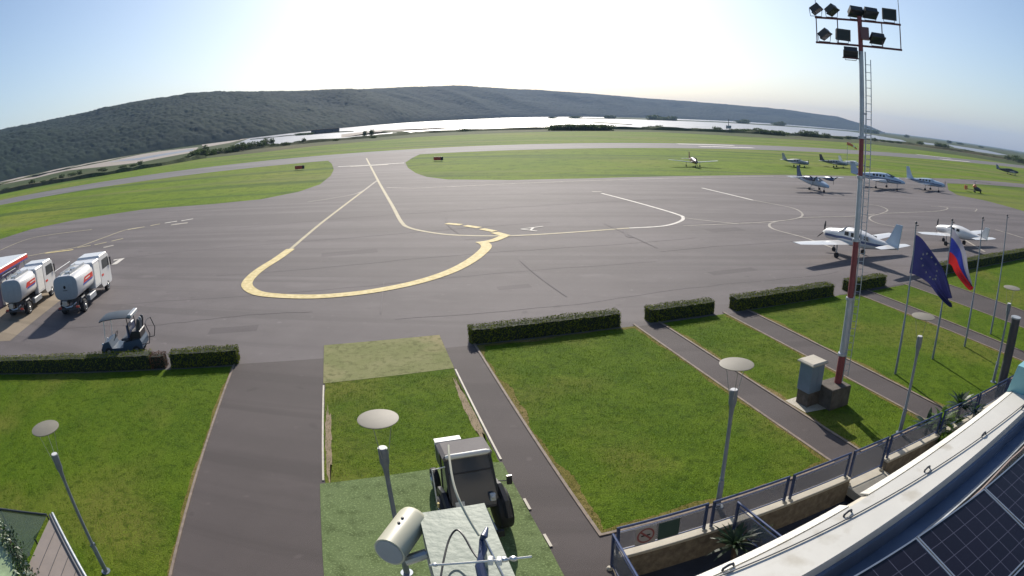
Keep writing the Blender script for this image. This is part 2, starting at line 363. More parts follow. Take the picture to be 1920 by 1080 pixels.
M_DRY = grass_mat('dry_lawn_edge', (.12,.105,.025), (.18,.15,.045), (.24,.17,.08), scale=2, bs=22, spots=.8)
WZ = [.0675]
def worn(u0, v0, u1, v1, wd, side_):
    L = math.hypot(u1-u0, v1-v0); n = int(L/.12); d = Vector(((u1-u0)/L, (v1-v0)/L)); k = Vector((-d.y, d.x))*side_
    inner = [(u0+d.x*L*i_/n+k.x*w_, v0+d.y*L*i_/n+k.y*w_) for i_ in range(n+1) for w_ in [wd*(.45+.35*math.sin(i_*.11+u0)+.2*math.sin(i_*.31)+random.uniform(-.12,.12))+.03]]
    WZ[0] += .0004; mb = MB(); O_ = [uv(u0+d.x*L*i_/n, v0+d.y*L*i_/n, WZ[0]) for i_ in range(n+1)]; I_ = [uv(a, b, WZ[0]) for a, b in inner]
    for i_ in range(n): mb.face([O_[i_], O_[i_+1], I_[i_+1], I_[i_]])
    tag(mb.build('worn_edge', M_DRY), kind='structure')
worn(5.56,12.62,5.56,28.2,.34,-1); worn(5.56,12.62,14.0,12.62,.30,1); worn(14.04,12.7,14.04,28.2,.20,1); worn(15.64,12.7,15.64,28.1,.22,-1); worn(19.74,12.7,19.74,28,.22,1); worn(21.52,12.7,21.52,28,.26,-1); worn(30.63,12.7,30.63,28,.22,1); worn(-6.94,8,-6.94,28.2,.14,1); worn(5.6,28.28,14,28.28,.35,-1)
# ------------------------------------------------------------------ painted markings
MK = [0]
def mark(pts, wd, m, z=.064, name='painted_line', smooth=True):
    q = P(*pts)
    if smooth and len(q) > 2:      # Catmull-Rom resample
        out = []
        for i in range(len(q)-1):
            p0, p1, p2, p3 = q[max(i-1,0)], q[i], q[i+1], q[min(i+2,len(q)-1)]
            for t in [j/8 for j in range(8)]:
                out.append(.5*((2*p1)+(p2-p0)*t+(2*p0-5*p1+4*p2-p3)*t*t+(3*p1-p0-3*p2+p3)*t**3))
        out.append(q[-1]); q = out
    MK[0] += 1; z += MK[0]*.00035-.012
    o = ribbon(name, q, wd, z, m).build(name, m); tag(o, kind='structure'); return o
ML = [
 ([(687,297),(700,322),(712,345),(735,385),(752,416),(768,428),(810,437),(860,442),(950,443),(1050,438),(1180,428.5)], .42, M_YEL2),
 ([(1180,428.5),(1240,425),(1270,418),(1281,410),(1268,402),(1200,382),(1128,363)], .38, M_WHT),
 ([(1110,360),(1128,360)], .6, M_PALE),
 ([(707,339),(690,352),(640,390),(600,421),(545,468)], .38, M_YEL2),
 ([(577,379),(625,372),(675,361),(707,339)], .3, M_PALE),
 ([(725,352),(770,353.5),(840,351),(960,345),(1150,338),(1280,334),(1450,331)], .45, M_PALE),
 ([(1316,353),(1412,376)], .4, M_WHT), ([(1412,376),(1460,385),(1490,392),(1504,401),(1498,409),(1460,415),(1385,419.5),(1330,415),(1281,409)], .28, M_PALE),
 ([(1281,424),(1340,422),(1385,420)], .25, M_PALE), ([(1500,409),(1560,407),(1600,406),(1640,402)], .25, M_PALE),
 ([(1460,415),(1443,421),(1452,431),(1510,447),(1562,466)], .28, M_PALE),
 ([(1610,382),(1645,386),(1664,394),(1652,401),(1634,406),(1631,412),(1648,420),(1690,428)], .25, M_PALE),
 ([(1652,401),(1700,399),(1750,397),(1772,394),(1776,390),(1760,387)], .25, M_PALE),
 ([(1745,387),(1800,390),(1830,392),(1828,397)], .22, M_PALE),
 ([(1866,431),(1919,447)], .35, M_PALE), ([(1808,450),(1846,473)], .35, M_PALE),
 ([(975,490),(1000,512),(1030,535),(1062,557)], .09, M_FAINT), ([(1132,420),(1232,466)], .12, M_FAINT),
 ([(0,470),(30,457),(60,447),(100,440),(172,431)], .3, M_YEL2),
 ([(42,483),(100,472),(145,464),(190,448),(235,432),(271,426)], .32, M_YEL2), ([(85,475.5),(137,469)], .55, M_YEL),
 ([(240,431.5),(271,426)], .5, M_YEL2),
 ([(720,530),(714,590)], .07, M_FAINT),
 ([(836,405),(838,420),(850,432),(862,440)], .10, M_FAINT), ([(1170,431),(1176,444),(1190,446)], .2, M_FAINT),
]
for pts, wd, m in ML: mark(pts, wd, m)
for a, b, wd, m in [((145,465),(170,461),.45,M_YEL2),((177,460),(200,455),.45,M_YEL2),((209,453),(231,448),.45,M_YEL2),((194,465),(213,461),.9,M_PALE),
     ((282,424),(300,420.5),.5,M_YEL2),((309,419),(332,415.5),.5,M_WHT),((340,415),(362,411),.5,M_WHT),((321,422.5),(352,418.5),1.1,M_PALE)]:
    mark([a, b], wd, m, name='painted_dash')
mark([(634,313),(700,309.5),(758,306)], 1.3, M_WHT, name='holding_line'); mark([(658,312.6),(728,309)], 3.2, M_PALE, .068, name='holding_line')
TH = [(545,468),(520,486),(490,505),(471,521),(463,535),(474,547),(500,554),(560,557.5),(620,556),(700,547),(780,531),(840,512),(880,492),(905,473),(912,462),(902,454)]
mark(TH, .92, M_YEL, .064, 'yellow_guide_line')
mark([(896,457),(925,452),(947,443)], .85, M_YEL, .068, 'yellow_guide_line')
for a, b in [((837,420),(865,422.5)),((872,424),(899,428)),((903,430),(928,435))]: mark([a, b], .75, M_YEL, .064, 'painted_dash')
mark([(927,437),(951,443.5)], .85, M_YEL, .064, 'painted_dash')
for a, b in [((977,430.8),(1018,425.5)),((977,430.8),(1007,434.6)),((1000,427.8),(995,432.8))]: mark([a, b], .24, M_WHT, .064+.002*b[0]/1000, 'painted_letter')
mark([(213,489),(229,486),(214,497)], .7, M_WHT, .064, smooth=False)
for a, b in [((1270,270),(1376,273)),((1312,274.7),(1412,277.5)),((1718,289.5),(1782,297)),((1764,298.5),(1818,303.5))]: mark([a, b], 3.6, M_WHT, .06, 'runway_marking')
# weathered pale scuffs on the apron and dark tar seams
for k, (u0, u1, v_, wd_) in enumerate([(-24,-3,36.5,.10),(-20,22,41.5,.07),(2,34,33.4,.06),(-12,30,48.2,.08),(10,52,54.5,.09),(-34,20,60.0,.10),(-15,48,72.0,.12),(24,66,44.0,.07)]):
    q_ = [uv(u0+(u1-u0)*i_/24, v_+random.uniform(-.12,.12)+.3*math.sin(i_*.4+k)) for i_ in range(25)]
    tag(ribbon('tar_seam', q_, wd_, .0385+.0004*k, M_SEAM).build('tar_seam', M_SEAM), kind='structure')
for k, (u_, v_, a_, b_) in enumerate([(-9.5,33.6,3.2,1.1),(9.0,37.5,2.2,.9),(24,36,4.0,1.0),(-3,52,5,1.6),(33,50,4,1.8)]):
    sheet('asphalt_patch', uvp([(u_,v_),(u_+a_,v_),(u_+a_,v_+b_),(u_,v_+b_)]), .0375, M_PATCH)
# ------------------------------------------------------------------ water, mud, dikes
W1 = P((480,254),(560,245),(600,243),(700,234),(800,228),(880,224.5),(960,222.8),(1100,222.6),(1180,223.6),(1260,226.5),(1340,229.3),(1440,235.3),(1520,240.5),(1600,247.5),(1690,262),(1700,266),(1610,259.5),(1560,256),(1500,251),(1440,247),(1360,243.5),(1300,243),(1230,241),(1140,238.6),(1040,241.3),(960,241.5),(880,244),(800,248),(740,251.5),(700,257),(640,262),(560,268.5),(520,272),(440,271))
sheet('water', W1, .02, M_WATER)
W2 = P((865,222.4),(960,219.9),(1040,218.8),(1135,219.8),(1135,221.2),(1040,220.6),(960,221.4),(870,223.6)); sheet('water', W2, .02, M_WATER)
W3 = P((1262,223),(1390,228.2),(1500,235.5),(1600,243.2),(1640,248),(1600,245),(1500,237.6),(1390,230.3),(1262,225)); sheet('water', W3, .021, M_WATER)
sheet('water', P((1730,266.5),(1752,269.5),(1758,273),(1735,270.5)), .02, M_WATER)
sheet('water', P((1775,270.5),(1810,276),(1850,282),(1890,291),(1870,290),(1830,284),(1790,277)), .02, M_WATER)
sheet('mud_flat', P((-30,352),(60,335.5),(125,320),(200,312),(260,305),(300,297),(365,285),(372,276),(300,284),(240,293),(160,307),(100,322),(0,344),(-30,350)), .03, M_SAND)
sheet('water', P((200,304),(260,296),(300,289),(366,279),(360,283),(300,293),(262,300)), .034, M_WATER)
sheet('mud_flat', P((-30,343),(70,327),(160,302),(230,289),(300,279),(375,268),(372,270.5),(300,282),(230,291.5),(160,305),(70,331),(-30,347)), .03, M_SAND)
sheet('mud_flat', P((380,277),(430,268),(480,256),(470,253),(400,263),(378,269)), .03, M_SAND)
sheet('mud_flat', P((640,258),(700,248),(760,246),(870,240),(880,238),(800,243),(700,245),(640,252)), .028, M_SAND)
def berm(pts, wd, h, name='dike', m=None):
    mb = MB(); q = P(*pts); rings = []
    out = []
    for i in range(len(q)-1):
        for t in range(6): out.append(q[i].lerp(q[i+1], t/6))
    out.append(q[-1])
    for i, p in enumerate(out):
        d = (out[min(i+1,len(out)-1)]-out[max(i-1,0)]).normalized(); n = Vector((-d.y, d.x, 0)); hh = h*random.uniform(.7,1.25)
        rings.append([tuple(p-n*wd*.5), tuple(p-n*wd*.22+Vector((0,0,hh))), tuple(p+n*wd*.22+Vector((0,0,hh))), tuple(p+n*wd*.5)])
    mb.loft(rings, None, True, True); return tag(mb.build(name, m or M_SCRUB), kind='structure')
berm([(470,262),(540,255),(600,250.5),(660,247)], 7, 1.0); berm([(700,234),(800,228),(880,224),(960,222),(1100,222),(1180,222.6)], 14, 1.4)
berm([(1250,225.8),(1340,228.5),(1440,234),(1520,239.2),(1600,246)], 16, 1.5); berm([(1030,226.5),(1100,229),(1180,234)], 10, .8); berm([(1600,246),(1700,256),(1800,270),(1919,289)], 14, 2)
berm([(0,346.5),(60,331),(130,317),(200,303),(300,282.5),(372,272),(450,262)], 5, 1.2); berm([(720,247),(760,249)], 6, .7)
berm([(380,290),(480,279),(600,266),(700,258),(800,249.5),(960,243.5),(1100,242)], 12, 1.6); berm([(1100,242),(1240,244),(1400,250),(1500,255),(1640,263),(1740,276),(1919,304)], 12, 2.2)
berm([(-20,368),(100,344),(200,328),(300,311),(380,297)], 8, 1.8)

# ------------------------------------------------------------------ wooded hills
BASE = [(-80,336),(0,338),(100,320),(200,303),(300,281),(370,268.5),(480,251.5),(600,241),(700,231.5),(800,225.5),(880,222),(960,219.6),(1130,219.6),(1260,222.6),(1400,228.3),(1500,234.2),(1600,241.5),(1655,246.6)]
CREST = [(-80,258),(0,240),(50,231),(100,222),(150,213),(200,200),(250,189),(300,181),(350,176),(400,172),(500,170),(560,169),(650,167),(720,164),(800,161),(870,160),(960,166),(1100,174),(1200,183),(1300,190),(1440,202),(1520,212),(1570,218),(1600,227),(1630,236),(1655,246)]
def azel(p):
    d = ray(*p); return math.degrees(math.atan2(d.x, d.y)), math.degrees(math.asin(d.z))
ba = sorted(azel(p) for p in BASE); ca = sorted(azel(p) for p in CREST)
def hgrid():
    A = np.arange(-64, ba[-1][0]+.3, .085); n = 230
    bd = np.interp(A, [-64,-50,-38,-28,-20,-13,-5,5,29], [880,960,1030,1150,1480,2100,2900,3500,4200])
    for _ in range(60): bd[1:-1] = (bd[:-2]+bd[1:-1]*2+bd[2:])/4
    ce = np.interp(A, [a for a, e in ca], [e for a, e in ca])
    dep = 560 + bd*.22
    T = np.linspace(0, 1.25, n)[None, :]
    a = np.radians(A)[:, None]; D = bd[:, None] + dep[:, None]*T
    Hc = (bd+dep)*np.tan(np.radians(ce)) + 11
    X = D*np.sin(a); Y = D*np.cos(a)
    g = np.where(T < 1, np.clip(T,0,1)**.85*(1.25-.25*np.clip(T,0,1)**2), 1-.5*(T-1))
    Z = (Hc[:, None]-7)*g
    def vn(x, y, s, seed):
        xi = np.floor(x/s).astype(int); yi = np.floor(y/s).astype(int); fx = x/s-xi; fy = y/s-yi
        fx = fx*fx*(3-2*fx); fy = fy*fy*(3-2*fy)
        h = lambda i, j: (np.sin(i*127.1+j*311.7+seed)*43758.5453) % 1
        return (h(xi,yi)*(1-fx)+h(xi+1,yi)*fx)*(1-fy)+(h(xi,yi+1)*(1-fx)+h(xi+1,yi+1)*fx)*fy
    mid = np.sin(np.clip(T,0,1)*math.pi)
    Z = Z + (vn(X,Y,230,1)-.5)*34*mid*np.clip(Hc[:,None]/120,.2,1) + (vn(X,Y,90,5)-.5)*12*mid*np.clip(Hc[:,None]/120,.2,1)
    def trees(x, y, s, seed, hmax):
        xi = np.floor(x/s).astype(int); yi = np.floor(y/s).astype(int); best = np.zeros_like(x)
        for di in (-1,0,1):
            for dj in (-1,0,1):
                i = xi+di; j = yi+dj; hh = lambda k: (np.sin(i*127.1+j*311.7+seed+k*17.3)*43758.5453) % 1
                px = (i+.15+.7*hh(1))*s; py = (j+.15+.7*hh(2))*s; r = s*(.55+.35*hh(3))
                d2 = ((x-px)**2+(y-py)**2)/(r*r); best = np.maximum(best, np.sqrt(np.clip(1-d2,0,1))*hmax*(.45+.75*hh(4)))
        return best
    fade = np.clip(T/.03, 0, 1)
    Z = Z + (trees(X,Y,10,3.,3.4) + trees(X,Y,26,9.,2.6))*fade*np.clip(Hc[:,None]/40,.25,1)
    return X, Y, Z, n, len(A)
X, Y, Z, n, na = hgrid()
vs = np.stack([X, Y, Z], -1).reshape(-1, 3)
i = np.arange(na-1)[:, None]*n; j = np.arange(n-1)[None, :]; q = (i+j).reshape(-1)
F = np.stack([q, q+n, q+n+1, q+1], 1)
me = bpy.data.meshes.new('hills'); me.vertices.add(len(vs)); me.vertices.foreach_set('co', vs.ravel()); me.loops.add(F.size); me.loops.foreach_set('vertex_index', F.ravel())
me.polygons.add(len(F)); me.polygons.foreach_set('loop_start', np.arange(0, F.size, 4)); me.polygons.foreach_set('loop_total', np.full(len(F), 4)); me.update(calc_edges=True); me.validate()
me.materials.append(M_FOREST); hl = bpy.data.objects.new('hills', me); COL.objects.link(hl); tag(hl, kind='structure')

# ------------------------------------------------------------------ vegetation
def leaves(mb, n, fn, size):
    for _ in range(n):
        p = Vector(fn()); s = size*random.uniform(.6,1.3)
        a = Vector((random.gauss(0,1),random.gauss(0,1),random.gauss(0,1))).normalized(); b = a.orthogonal().normalized(); c = a.cross(b)
        mb.face([p-b*s, p-c*s*.5, p+b*s, p+c*s*.5])
def hedge(u0, u1, v0, v1, h, label, dead=False):
    t = thing('box_hedge', label, 'hedge', uv((u0+u1)/2, (v0+v1)/2), ROT, 'clipped hedges along the apron')
    L, D = (u1-u0)/2, (v1-v0)/2; c = MB(); k = max(3, int(2*L/.3)); rings = []
    for i in range(k+1):
        x = -L+.03+(2*L-.06)*i/k; j = lambda: random.uniform(-.025,.025)
        rings.append([(x,-D+.06+j(),.02),(x,-D+.05+j(),h*.5),(x,-D+.07+j(),h-.09+j()),(x,j(),h-.08+j()),(x,D-.07+j(),h-.09+j()),(x,D-.04+j(),.02)])
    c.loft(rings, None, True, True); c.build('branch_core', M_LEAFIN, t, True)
    lv = MB(); area = 2*L*(2*D+2*h)+2*2*D*h
    W = lambda x: .02*math.sin(x*2.1+u0)+.012*math.sin(x*5.3+u1)
    def fn():
        a_ = fn0(); return (a_[0], a_[1]+W(a_[0]*1.3)*.6, a_[2]+W(a_[0])*min(1, a_[2]/h)) if random.random() > .012 else (a_[0], a_[1]*1.04, a_[2]+random.uniform(0,.07))
    def fn0():
        q = random.random()*area; x = random.uniform(-L,L)
        if q < 2*L*2*D: return (x, random.uniform(-D,D), h+random.uniform(-.04,.03))
        q -= 2*L*2*D
        if q < 2*L*h*2: return (x, (-D if random.random() < .5 else D)+random.uniform(-.03,.03), random.uniform(.03,h))
        return ((-L if random.random() < .5 else L)+random.uniform(-.03,.03), random.uniform(-D,D), random.uniform(.03,h))
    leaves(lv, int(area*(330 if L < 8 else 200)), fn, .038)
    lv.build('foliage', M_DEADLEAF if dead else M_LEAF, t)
HV0, HV1 = 28.5, 29.3
hedge(-48, -11.9, HV0, HV1, .86, 'long clipped green hedge behind the left lawn, beside the golf cart')
hedge(-11.85, -10.95, HV0+.05, HV1-.1, .74, 'short withered brown end of hedge by the golf cart', True)
hedge(-10.6, -6.65, HV0, HV1, .84, 'short green hedge between the brown hedge stub and the wide asphalt path')
hedge(5.35, 13.3, HV0, HV1, .84, 'long green hedge at the head of the big central lawn')
hedge(15.05, 19.2, HV0, HV1, .82, 'short green hedge at the head of the lawn with the electrical cabinet')
hedge(20.65, 28.8, HV0-.15, HV1-.1, .84, 'long green hedge just left of the floodlight mast')
hedge(30.5, 34.6, HV0, HV1, .82, 'short green hedge just right of the floodlight mast')
hedge(40.2, 80, HV0+.3, HV1+.5, .84, 'very long green hedge running right behind the hanging flags')

def bush_proto(name, label, cat, r, h, n, m, trunk=False, size=.35, loc=(0,0,0), group=None):
    t = thing(name, label, cat, loc, 0, group); lv = MB(); cl = [(random.uniform(-.6,.6)*r, random.uniform(-.6,.6)*r, h*random.uniform(.45,.8), r*random.uniform(.35,.6)) for _ in range(9)]
    for cx, cy, cz, cr in cl:
        for _ in range(n//9):
            d = Vector((random.gauss(0,1),random.gauss(0,1),random.gauss(0,1))).normalized()*cr*random.uniform(.6,1.05)
            p = Vector((cx,cy,cz))+Vector((d.x,d.y,d.z*min(1,h/r*.7))); p.z = max(.05,p.z)
            a = Vector((random.gauss(0,1),random.gauss(0,1),random.gauss(0,1))).normalized(); b = a.orthogonal().normalized(); c = a.cross(b); s = size*random.uniform(.5,1.2)
            lv.face([p-b*s, p-c*s*.55, p+b*s, p+c*s*.55])
    for _ in range(n//5):
        a = random.uniform(0,6.28); rr = r*random.uniform(.2,.8); p = Vector((rr*math.cos(a),rr*math.sin(a),random.uniform(.05,h*.4))); b = Vector((1,0,0)); c = Vector((0,.3,1)); s = size
        lv.face([p-b*s, p-c*s*.6, p+b*s, p+c*s*.6])
    lv.build('crown' if trunk else 'foliage', m, t)
    st = MB()
    for k in range(4): a = k*1.6; st.tube([(0,0,0),(.25*r*math.cos(a),.25*r*math.sin(a),h*.6)], [.09*h/3,.03*h/3], 5)
    st.build('trunk' if trunk else 'stem', M_BARK, t)
    return t
GB = 'bushes along the lagoon dikes'
bA = bush_proto('dike_bush', 'rounded green bush on the dike between airfield and lagoon', 'bush', 4.0, 4.0, 500, M_BUSH, loc=at(372,293), group=GB, size=.5)
bB = bush_proto('dike_bush', 'rounded green bush on the dike between airfield and lagoon', 'bush', 5.0, 2.6, 500, M_BUSH, loc=at(400,288), group=GB, size=.5)
bC = bush_proto('dike_tree', 'small tree on the dike left of the lagoon', 'tree', 3.2, 6.0, 520, M_BUSH, True, loc=at(385,289), group='small trees on the dikes', size=.45)
LB = 'rounded green bush on the dike between airfield and lagoon'; LT = 'small tree on the dike left of the lagoon'
for (x, y, s) in [(365,297,1.1),(380,294,1.2),(395,291,1.1),(412,288,1.3),(428,287,.9),(440,285,1.1),(455,283,1.2),(470,280,1.0),(487,278,1.1),(505,276,.8),(352,299,.7),(515,275,.8),(535,273,.7),(560,270,.7),(190,320,.7),(196,321,.5),(250,312,.6),(262,309,.6),(135,330,.8),(150,327,.6),(115,335,.7),(100,339,.6),(80,343,.5),(60,347,.7),(230,316,.6),(30,354,.5),(10,358,.7),
   (740,254,.6),(760,252,.6),(780,250.5,.6),(870,246.5,.9),(700,259,.5),(630,264,.5)]:
    dup(random.choice((bA, bB)), at(x, y), random.uniform(0,6), LB, GB, (s,s,s*random.uniform(.8,1.1)))
for (x, y, s) in [(510,274,.9),(498,276,1.0),(684,255,.7),(697,254,.8),(570,269,.6)]: dup(bC, at(x, y), random.uniform(0,6), LT, 'small trees on the dikes', (s,s,s))
GC = 'shrubs on the far bank right of centre'; LC = 'dark shrub on the bank in front of the bright lagoon'
for k, x in enumerate(range(1044, 1136, 9)): dup(bB, at(x, 244.5+.3*random.random()), random.uniform(0,6), LC, GC, (1.6,1.2,1.25+.3*random.random()))
for (x, y, s) in [(1215,243,1.0),(1222,243,.8),(1235,243.5,1.0),(1242,244,.7),(1295,245,.8),(1305,245,.9),(1320,246,.9),(1333,246.5,.9),(1345,247,1.1),(1378,248.5,1.2),(1392,249,1.4),(1405,249.5,1.5),(1418,250.5,1.3),(1432,252,1.2),(1446,253,1.6),(1460,254,1.7),(1500,255,1.3),(1510,256,1.5),(1524,257,1.5),(1536,258,1.3),(1550,259,1.2),(1565,260,.9),(1575,260.5,.9),(1590,261,.9),(1640,265,1.0),(1655,266,1.0),(1670,267.5,1.0),(1685,269,1.0),(1725,272,1.3),(1760,277,1.6),(1772,279,1.5),(1810,285,1.2),(1820,287,1.1),(1905,303,1.6),(1916,306,1.8),(1890,300,1.2)]:
    dup(random.choice((bA, bB)), at(x, y), random.uniform(0,6), LC, GC, (s,s,s*.85))
GD = 'tree clumps on the outer dikes'; LD = 'dark tree clump on the outer dike far across the water'
for (x, y, s) in [(1036,222.6,2.4),(1079,222.6,3.2),(1222,225,4),(1232,225,3.6),(1243,225.6,4.2),(1254,226.2,3.6),(1262,226.4,3.6),(1390,231.3,4),(1397,231.6,4),(1460,235.6,4.4),(1466,236,4.2),(1625,249,4.2),(1635,250,4.2),(1642,251,4),(1700,258,3),(1800,271,3),(1780,268.5,2.6),(1840,277,2.4),(1140,222.8,3),(1148,222.8,3)]:
    dup(random.choice((bA, bB)), at(x, y), random.uniform(0,6), LD, GD, (s*1.1,s,s*.8))

# ------------------------------------------------------------------ far buildings, signs, windsock
t = thing('field_shed', 'small dark windowed shed on the mud flats below the wooded hill', 'building', at(610,250), .3); mb = MB(); q = (at(621,250)-at(600,251)).length
mb.box(-q/2,-4,0,q/2,4,5.2); mb.build('wall', M_DGREY, t); mb = MB(); mb.box(-q/2-.4,-4.4,5.2,q/2+.4,4.4,5.7); mb.build('roof', M_STONE, t)
for x in (-q*.35,-.6,q*.25): mb = MB(); mb.box(x,-4.06,1.6,x+1.1,-4.0,3.4); mb.build('window', M_GLASS, t)
q2 = (at(585,252)-at(556,254)).length
for k in range(4): dup(bB, at(560+k*7, 254-.4*k), k, 'dark shrub left of the shed on the mud flats', 'shrubs by the field shed', (1.3,1,1.0))
t = thing('observation_tower', 'narrow wooden observation tower among bushes across the runway', 'tower', at(1366,249.5), .2); mb = MB()
for x in (-1,1):
    for y in (-1,1): mb.tube([(x*1.6,y*1.6,0),(x,y,6)], .16, 6)
mb.build('leg', M_DGREY, t); mb = MB(); mb.box(-1.6,-1.6,3.6,1.6,1.6,6.0); mb.build('cabin', M_GREY, t); mb = MB(); mb.tube([(0,0,6),(0,0,11)], .22, 6); mb.build('antenna', M_DGREY, t)
def signboard(px, py, wd, label, rz):
    t = thing('taxiway_sign', label, 'sign', at(px, py), rz, 'red taxiway signs')
    mb = MB(); mb.bbox(-wd/2,-.15,.25,wd/2,.15,1.15,.03); mb.build('sign_box', M_DGREY, t)
    mb = MB(); mb.box(-wd/2+.06,-.17,.32,wd*.28,-.152,1.08); mb.build('red_face', M_SIGNRED, t)
    mb = MB(); mb.box(wd*.29,-.17,.32,wd/2-.06,-.152,1.08); mb.build('black_face', M_BLACK, t)
    for x in (-wd*.35, wd*.35): m2 = MB(); m2.tube([(x,0,0),(x,0,.27)], .05, 6); m2.build('leg', M_STEEL, t)
signboard(562, 319, 2.6, 'small red and black taxiway sign on the left grass tongue', .25); signboard(822, 302.5, 2.6, 'small red and black taxiway sign on the grass right of the taxiway', -.25)
t = thing('windsock', 'faded orange and white windsock on a thin mast behind the aircraft', 'windsock', at(1588,306), 0); hh = 6.2
mb = MB(); mb.tube([(0,0,0),(0,0,hh)], [.10,.06], 8); mb.build('mast', M_STEEL, t)
mb = MB(); mb.tube([(0,0,hh-.1),(.9,0,hh-.2),(1.9,0,hh-.6)], [.5,.44,.38], 12, caps=False); mb.mi = 1; mb.tube([(1.9,0,hh-.6),(2.6,0,hh-1.0)], [.38,.32], 12, caps=False); mb.mi = 0; mb.tube([(2.6,0,hh-1.0),(3.4,0,hh-1.5)], [.32,.24], 12, caps=False); mb.build('sock', [M_ORANGE, M_WHITEM], t, True)
# ------------------------------------------------------------------ aircraft (local axes: nose +Y, ground z = 0)
def ell(y, zc, hw, hh, n=18, p=2.3):
    out = []
    for j in range(n):
        a = 2*math.pi*j/n; c, s = math.cos(a), math.sin(a)
        out.append((hw*math.copysign(abs(c)**(2/p), c), y, zc+hh*math.copysign(abs(s)**(2/p), s)))
    return out
def wing_mesh(mb, x0, x1, y0, y1, c0, c1, z0, z1, t0=.14, t1=.08, M=None):
    """plank from root x0 to tip x1; y = leading edge; c = chord"""
    prof = [(0,0),(.06,.5),(.3,.62),(.65,.35),(1,0),(.65,-.22),(.3,-.38),(.06,-.35)]
    rings = []
    for k in range(5):
        t = k/4; x = x0+(x1-x0)*t; y = y0+(y1-y0)*t; c = c0+(c1-c0)*t; z = z0+(z1-z0)*t; th = t0+(t1-t0)*t
        if k == 4: rings.append([(x, y-c*a*.9-.03*c, z+b*th*.6) for a, b in prof]); 
        else: rings.append([(x, y-c*a, z+b*th*1.3) for a, b in prof])
    mb.loft(rings, M, True, True)
def plane(label, loc, rotz, L=8.8, span=12.6, fz=1.45, fr=.62, wing='low', twin=False, body=None, under=None, fin=None, wingm=None, ttail=False, group=None, chord=1.6, prop=True, canopy=False, pods=None, tailz=None, finh=1.7, name='light_aircraft', stripe=None, wy=0.0, dih=.055, longnose=False, yaw=0):
    body = body or M_WHITE; fin = fin or body; wingm = wingm or M_WHITE
    t = thing(name, label, 'aircraft', loc, rotz, group)
    nose = L*.40; tail = -L*.60; nb = nose
    st = [(nose,fz-.12,.12,.12),(nose-.12,fz-.1,.30,.30),(nose-L*.06,fz-.08,fr*.72,fr*.72),(nose-L*.16,fz-.03,fr*.86,fr*.86),(nose-L*.24,fz,fr*.95,fr*.92)]
    if longnose: st = [(nose,fz-.30,.08,.08),(nose-.2,fz-.27,.26,.24),(nose-L*.06,fz-.2,fr*.52,fr*.50),(nose-L*.13,fz-.12,fr*.75,fr*.70),(nose-L*.20,fz-.04,fr*.92,fr*.85)]
    st += [(nose-L*.33,fz+fr*.18,fr,fr*1.18),(nose-L*.48,fz+fr*.2,fr,fr*1.18),(nose-L*.60,fz+fr*.16,fr*.86,fr*1.02),(nose-L*.74,fz+fr*.16,fr*.56,fr*.68),(nose-L*.88,fz+fr*.24,fr*.30,fr*.42),(tail,fz+fr*.32,fr*.09,fr*.20)]
    f = MB(); f.loft([ell(y,z,a,b) for y, z, a, b in st], None, True, True)
    if under is not None:
        pass
    f.build('fuselage', body, t, True)
    if stripe is not None:
        s = MB()
        for sg in (-1,1):
            pts = []
            for i in range(2, len(st)-1):
                y, z, a, b = st[i]; pts.append((sg*(a*1.0+.012), y, z-b*.12))
            for i in range(len(pts)-1):
                p, q = pts[i], pts[i+1]; h = .10
                s.face([(p[0],p[1],p[2]-h),(q[0],q[1],q[2]-h),(q[0],q[1],q[2]+h),(p[0],p[1],p[2]+h)])
        s.build('stripe', stripe, t)
    # glazing: windscreen and side windows, slightly proud of the shell
    g = MB(); y0, y1 = nose-L*(.24 if not longnose else .19), nose-L*.33
    for sg in (-1,1):
        g.face([(sg*.04,y0-.05,fz+fr*.93),(sg*fr*.86,y0-.12,fz+fr*.55),(sg*fr*.93,y1+.05,fz+fr*.82),(sg*fr*.55,y1,fz+fr*1.33),(sg*.04,y1,fz+fr*1.42)])
    g.build('windscreen', M_GLASS, t)
    nw = 4 if L > 8 else 2
    for sg in (-1,1):
        for k in range(nw):
            wv = MB(); yy = y1-.18-k*.78; x = fr*1.012 if k < nw-1 else fr*.985
            wv.box(min(sg*x,sg*(x-.05)), yy-.5, fz+fr*.40, max(sg*x,sg*(x-.05))+.001, yy, fz+fr*.92, taper=.9); wv.build('window', M_GLASS, t)
    # wings
    wz = fz-fr*.62 if wing == 'low' else fz+fr*1.38; le = wy+chord*.45
    for sg in (-1,1):
        mb = MB(); x0 = sg*(fr*.55 if wing == 'low' else 0); wing_mesh(mb, x0, sg*span/2, le, le-chord*.16, chord*1.12, chord*.72, wz, wz+(span/2)*(dih if wing == 'low' else .012))
        mb.build('wing', wingm, t, True)
    hz = tailz if tailz is not None else fz+fr*.38; hs = span*.165; ty = tail+L*.13
    if ttail: hz = fz+fr*.4+finh*.98; ty = tail+L*.03
    for sg in (-1,1):
        mb = MB(); wing_mesh(mb, 0, sg*hs, ty, ty-.25, chord*.72, chord*.48, hz, hz+.02, .09, .05); mb.build('tailplane', wingm, t, True)
    mb = MB(); zb = fz+fr*.35; fy = tail+L*.19
    rings = [[(.06,fy,zb),(.06,tail-.02,zb-.1),(-.06,tail-.02,zb-.1),(-.06,fy,zb)],[(.05,fy-L*.07,zb+finh*.35),(.05,tail-.12,zb+finh*.35),(-.05,tail-.12,zb+finh*.35),(-.05,fy-L*.07,zb+finh*.35)],[(.03,fy-L*.145,zb+finh),(.03,tail-.30,zb+finh),(-.03,tail-.30,zb+finh),(-.03,fy-L*.145,zb+finh)]]
    mb.loft(rings, None, True, True); mb.build('fin', fin, t)
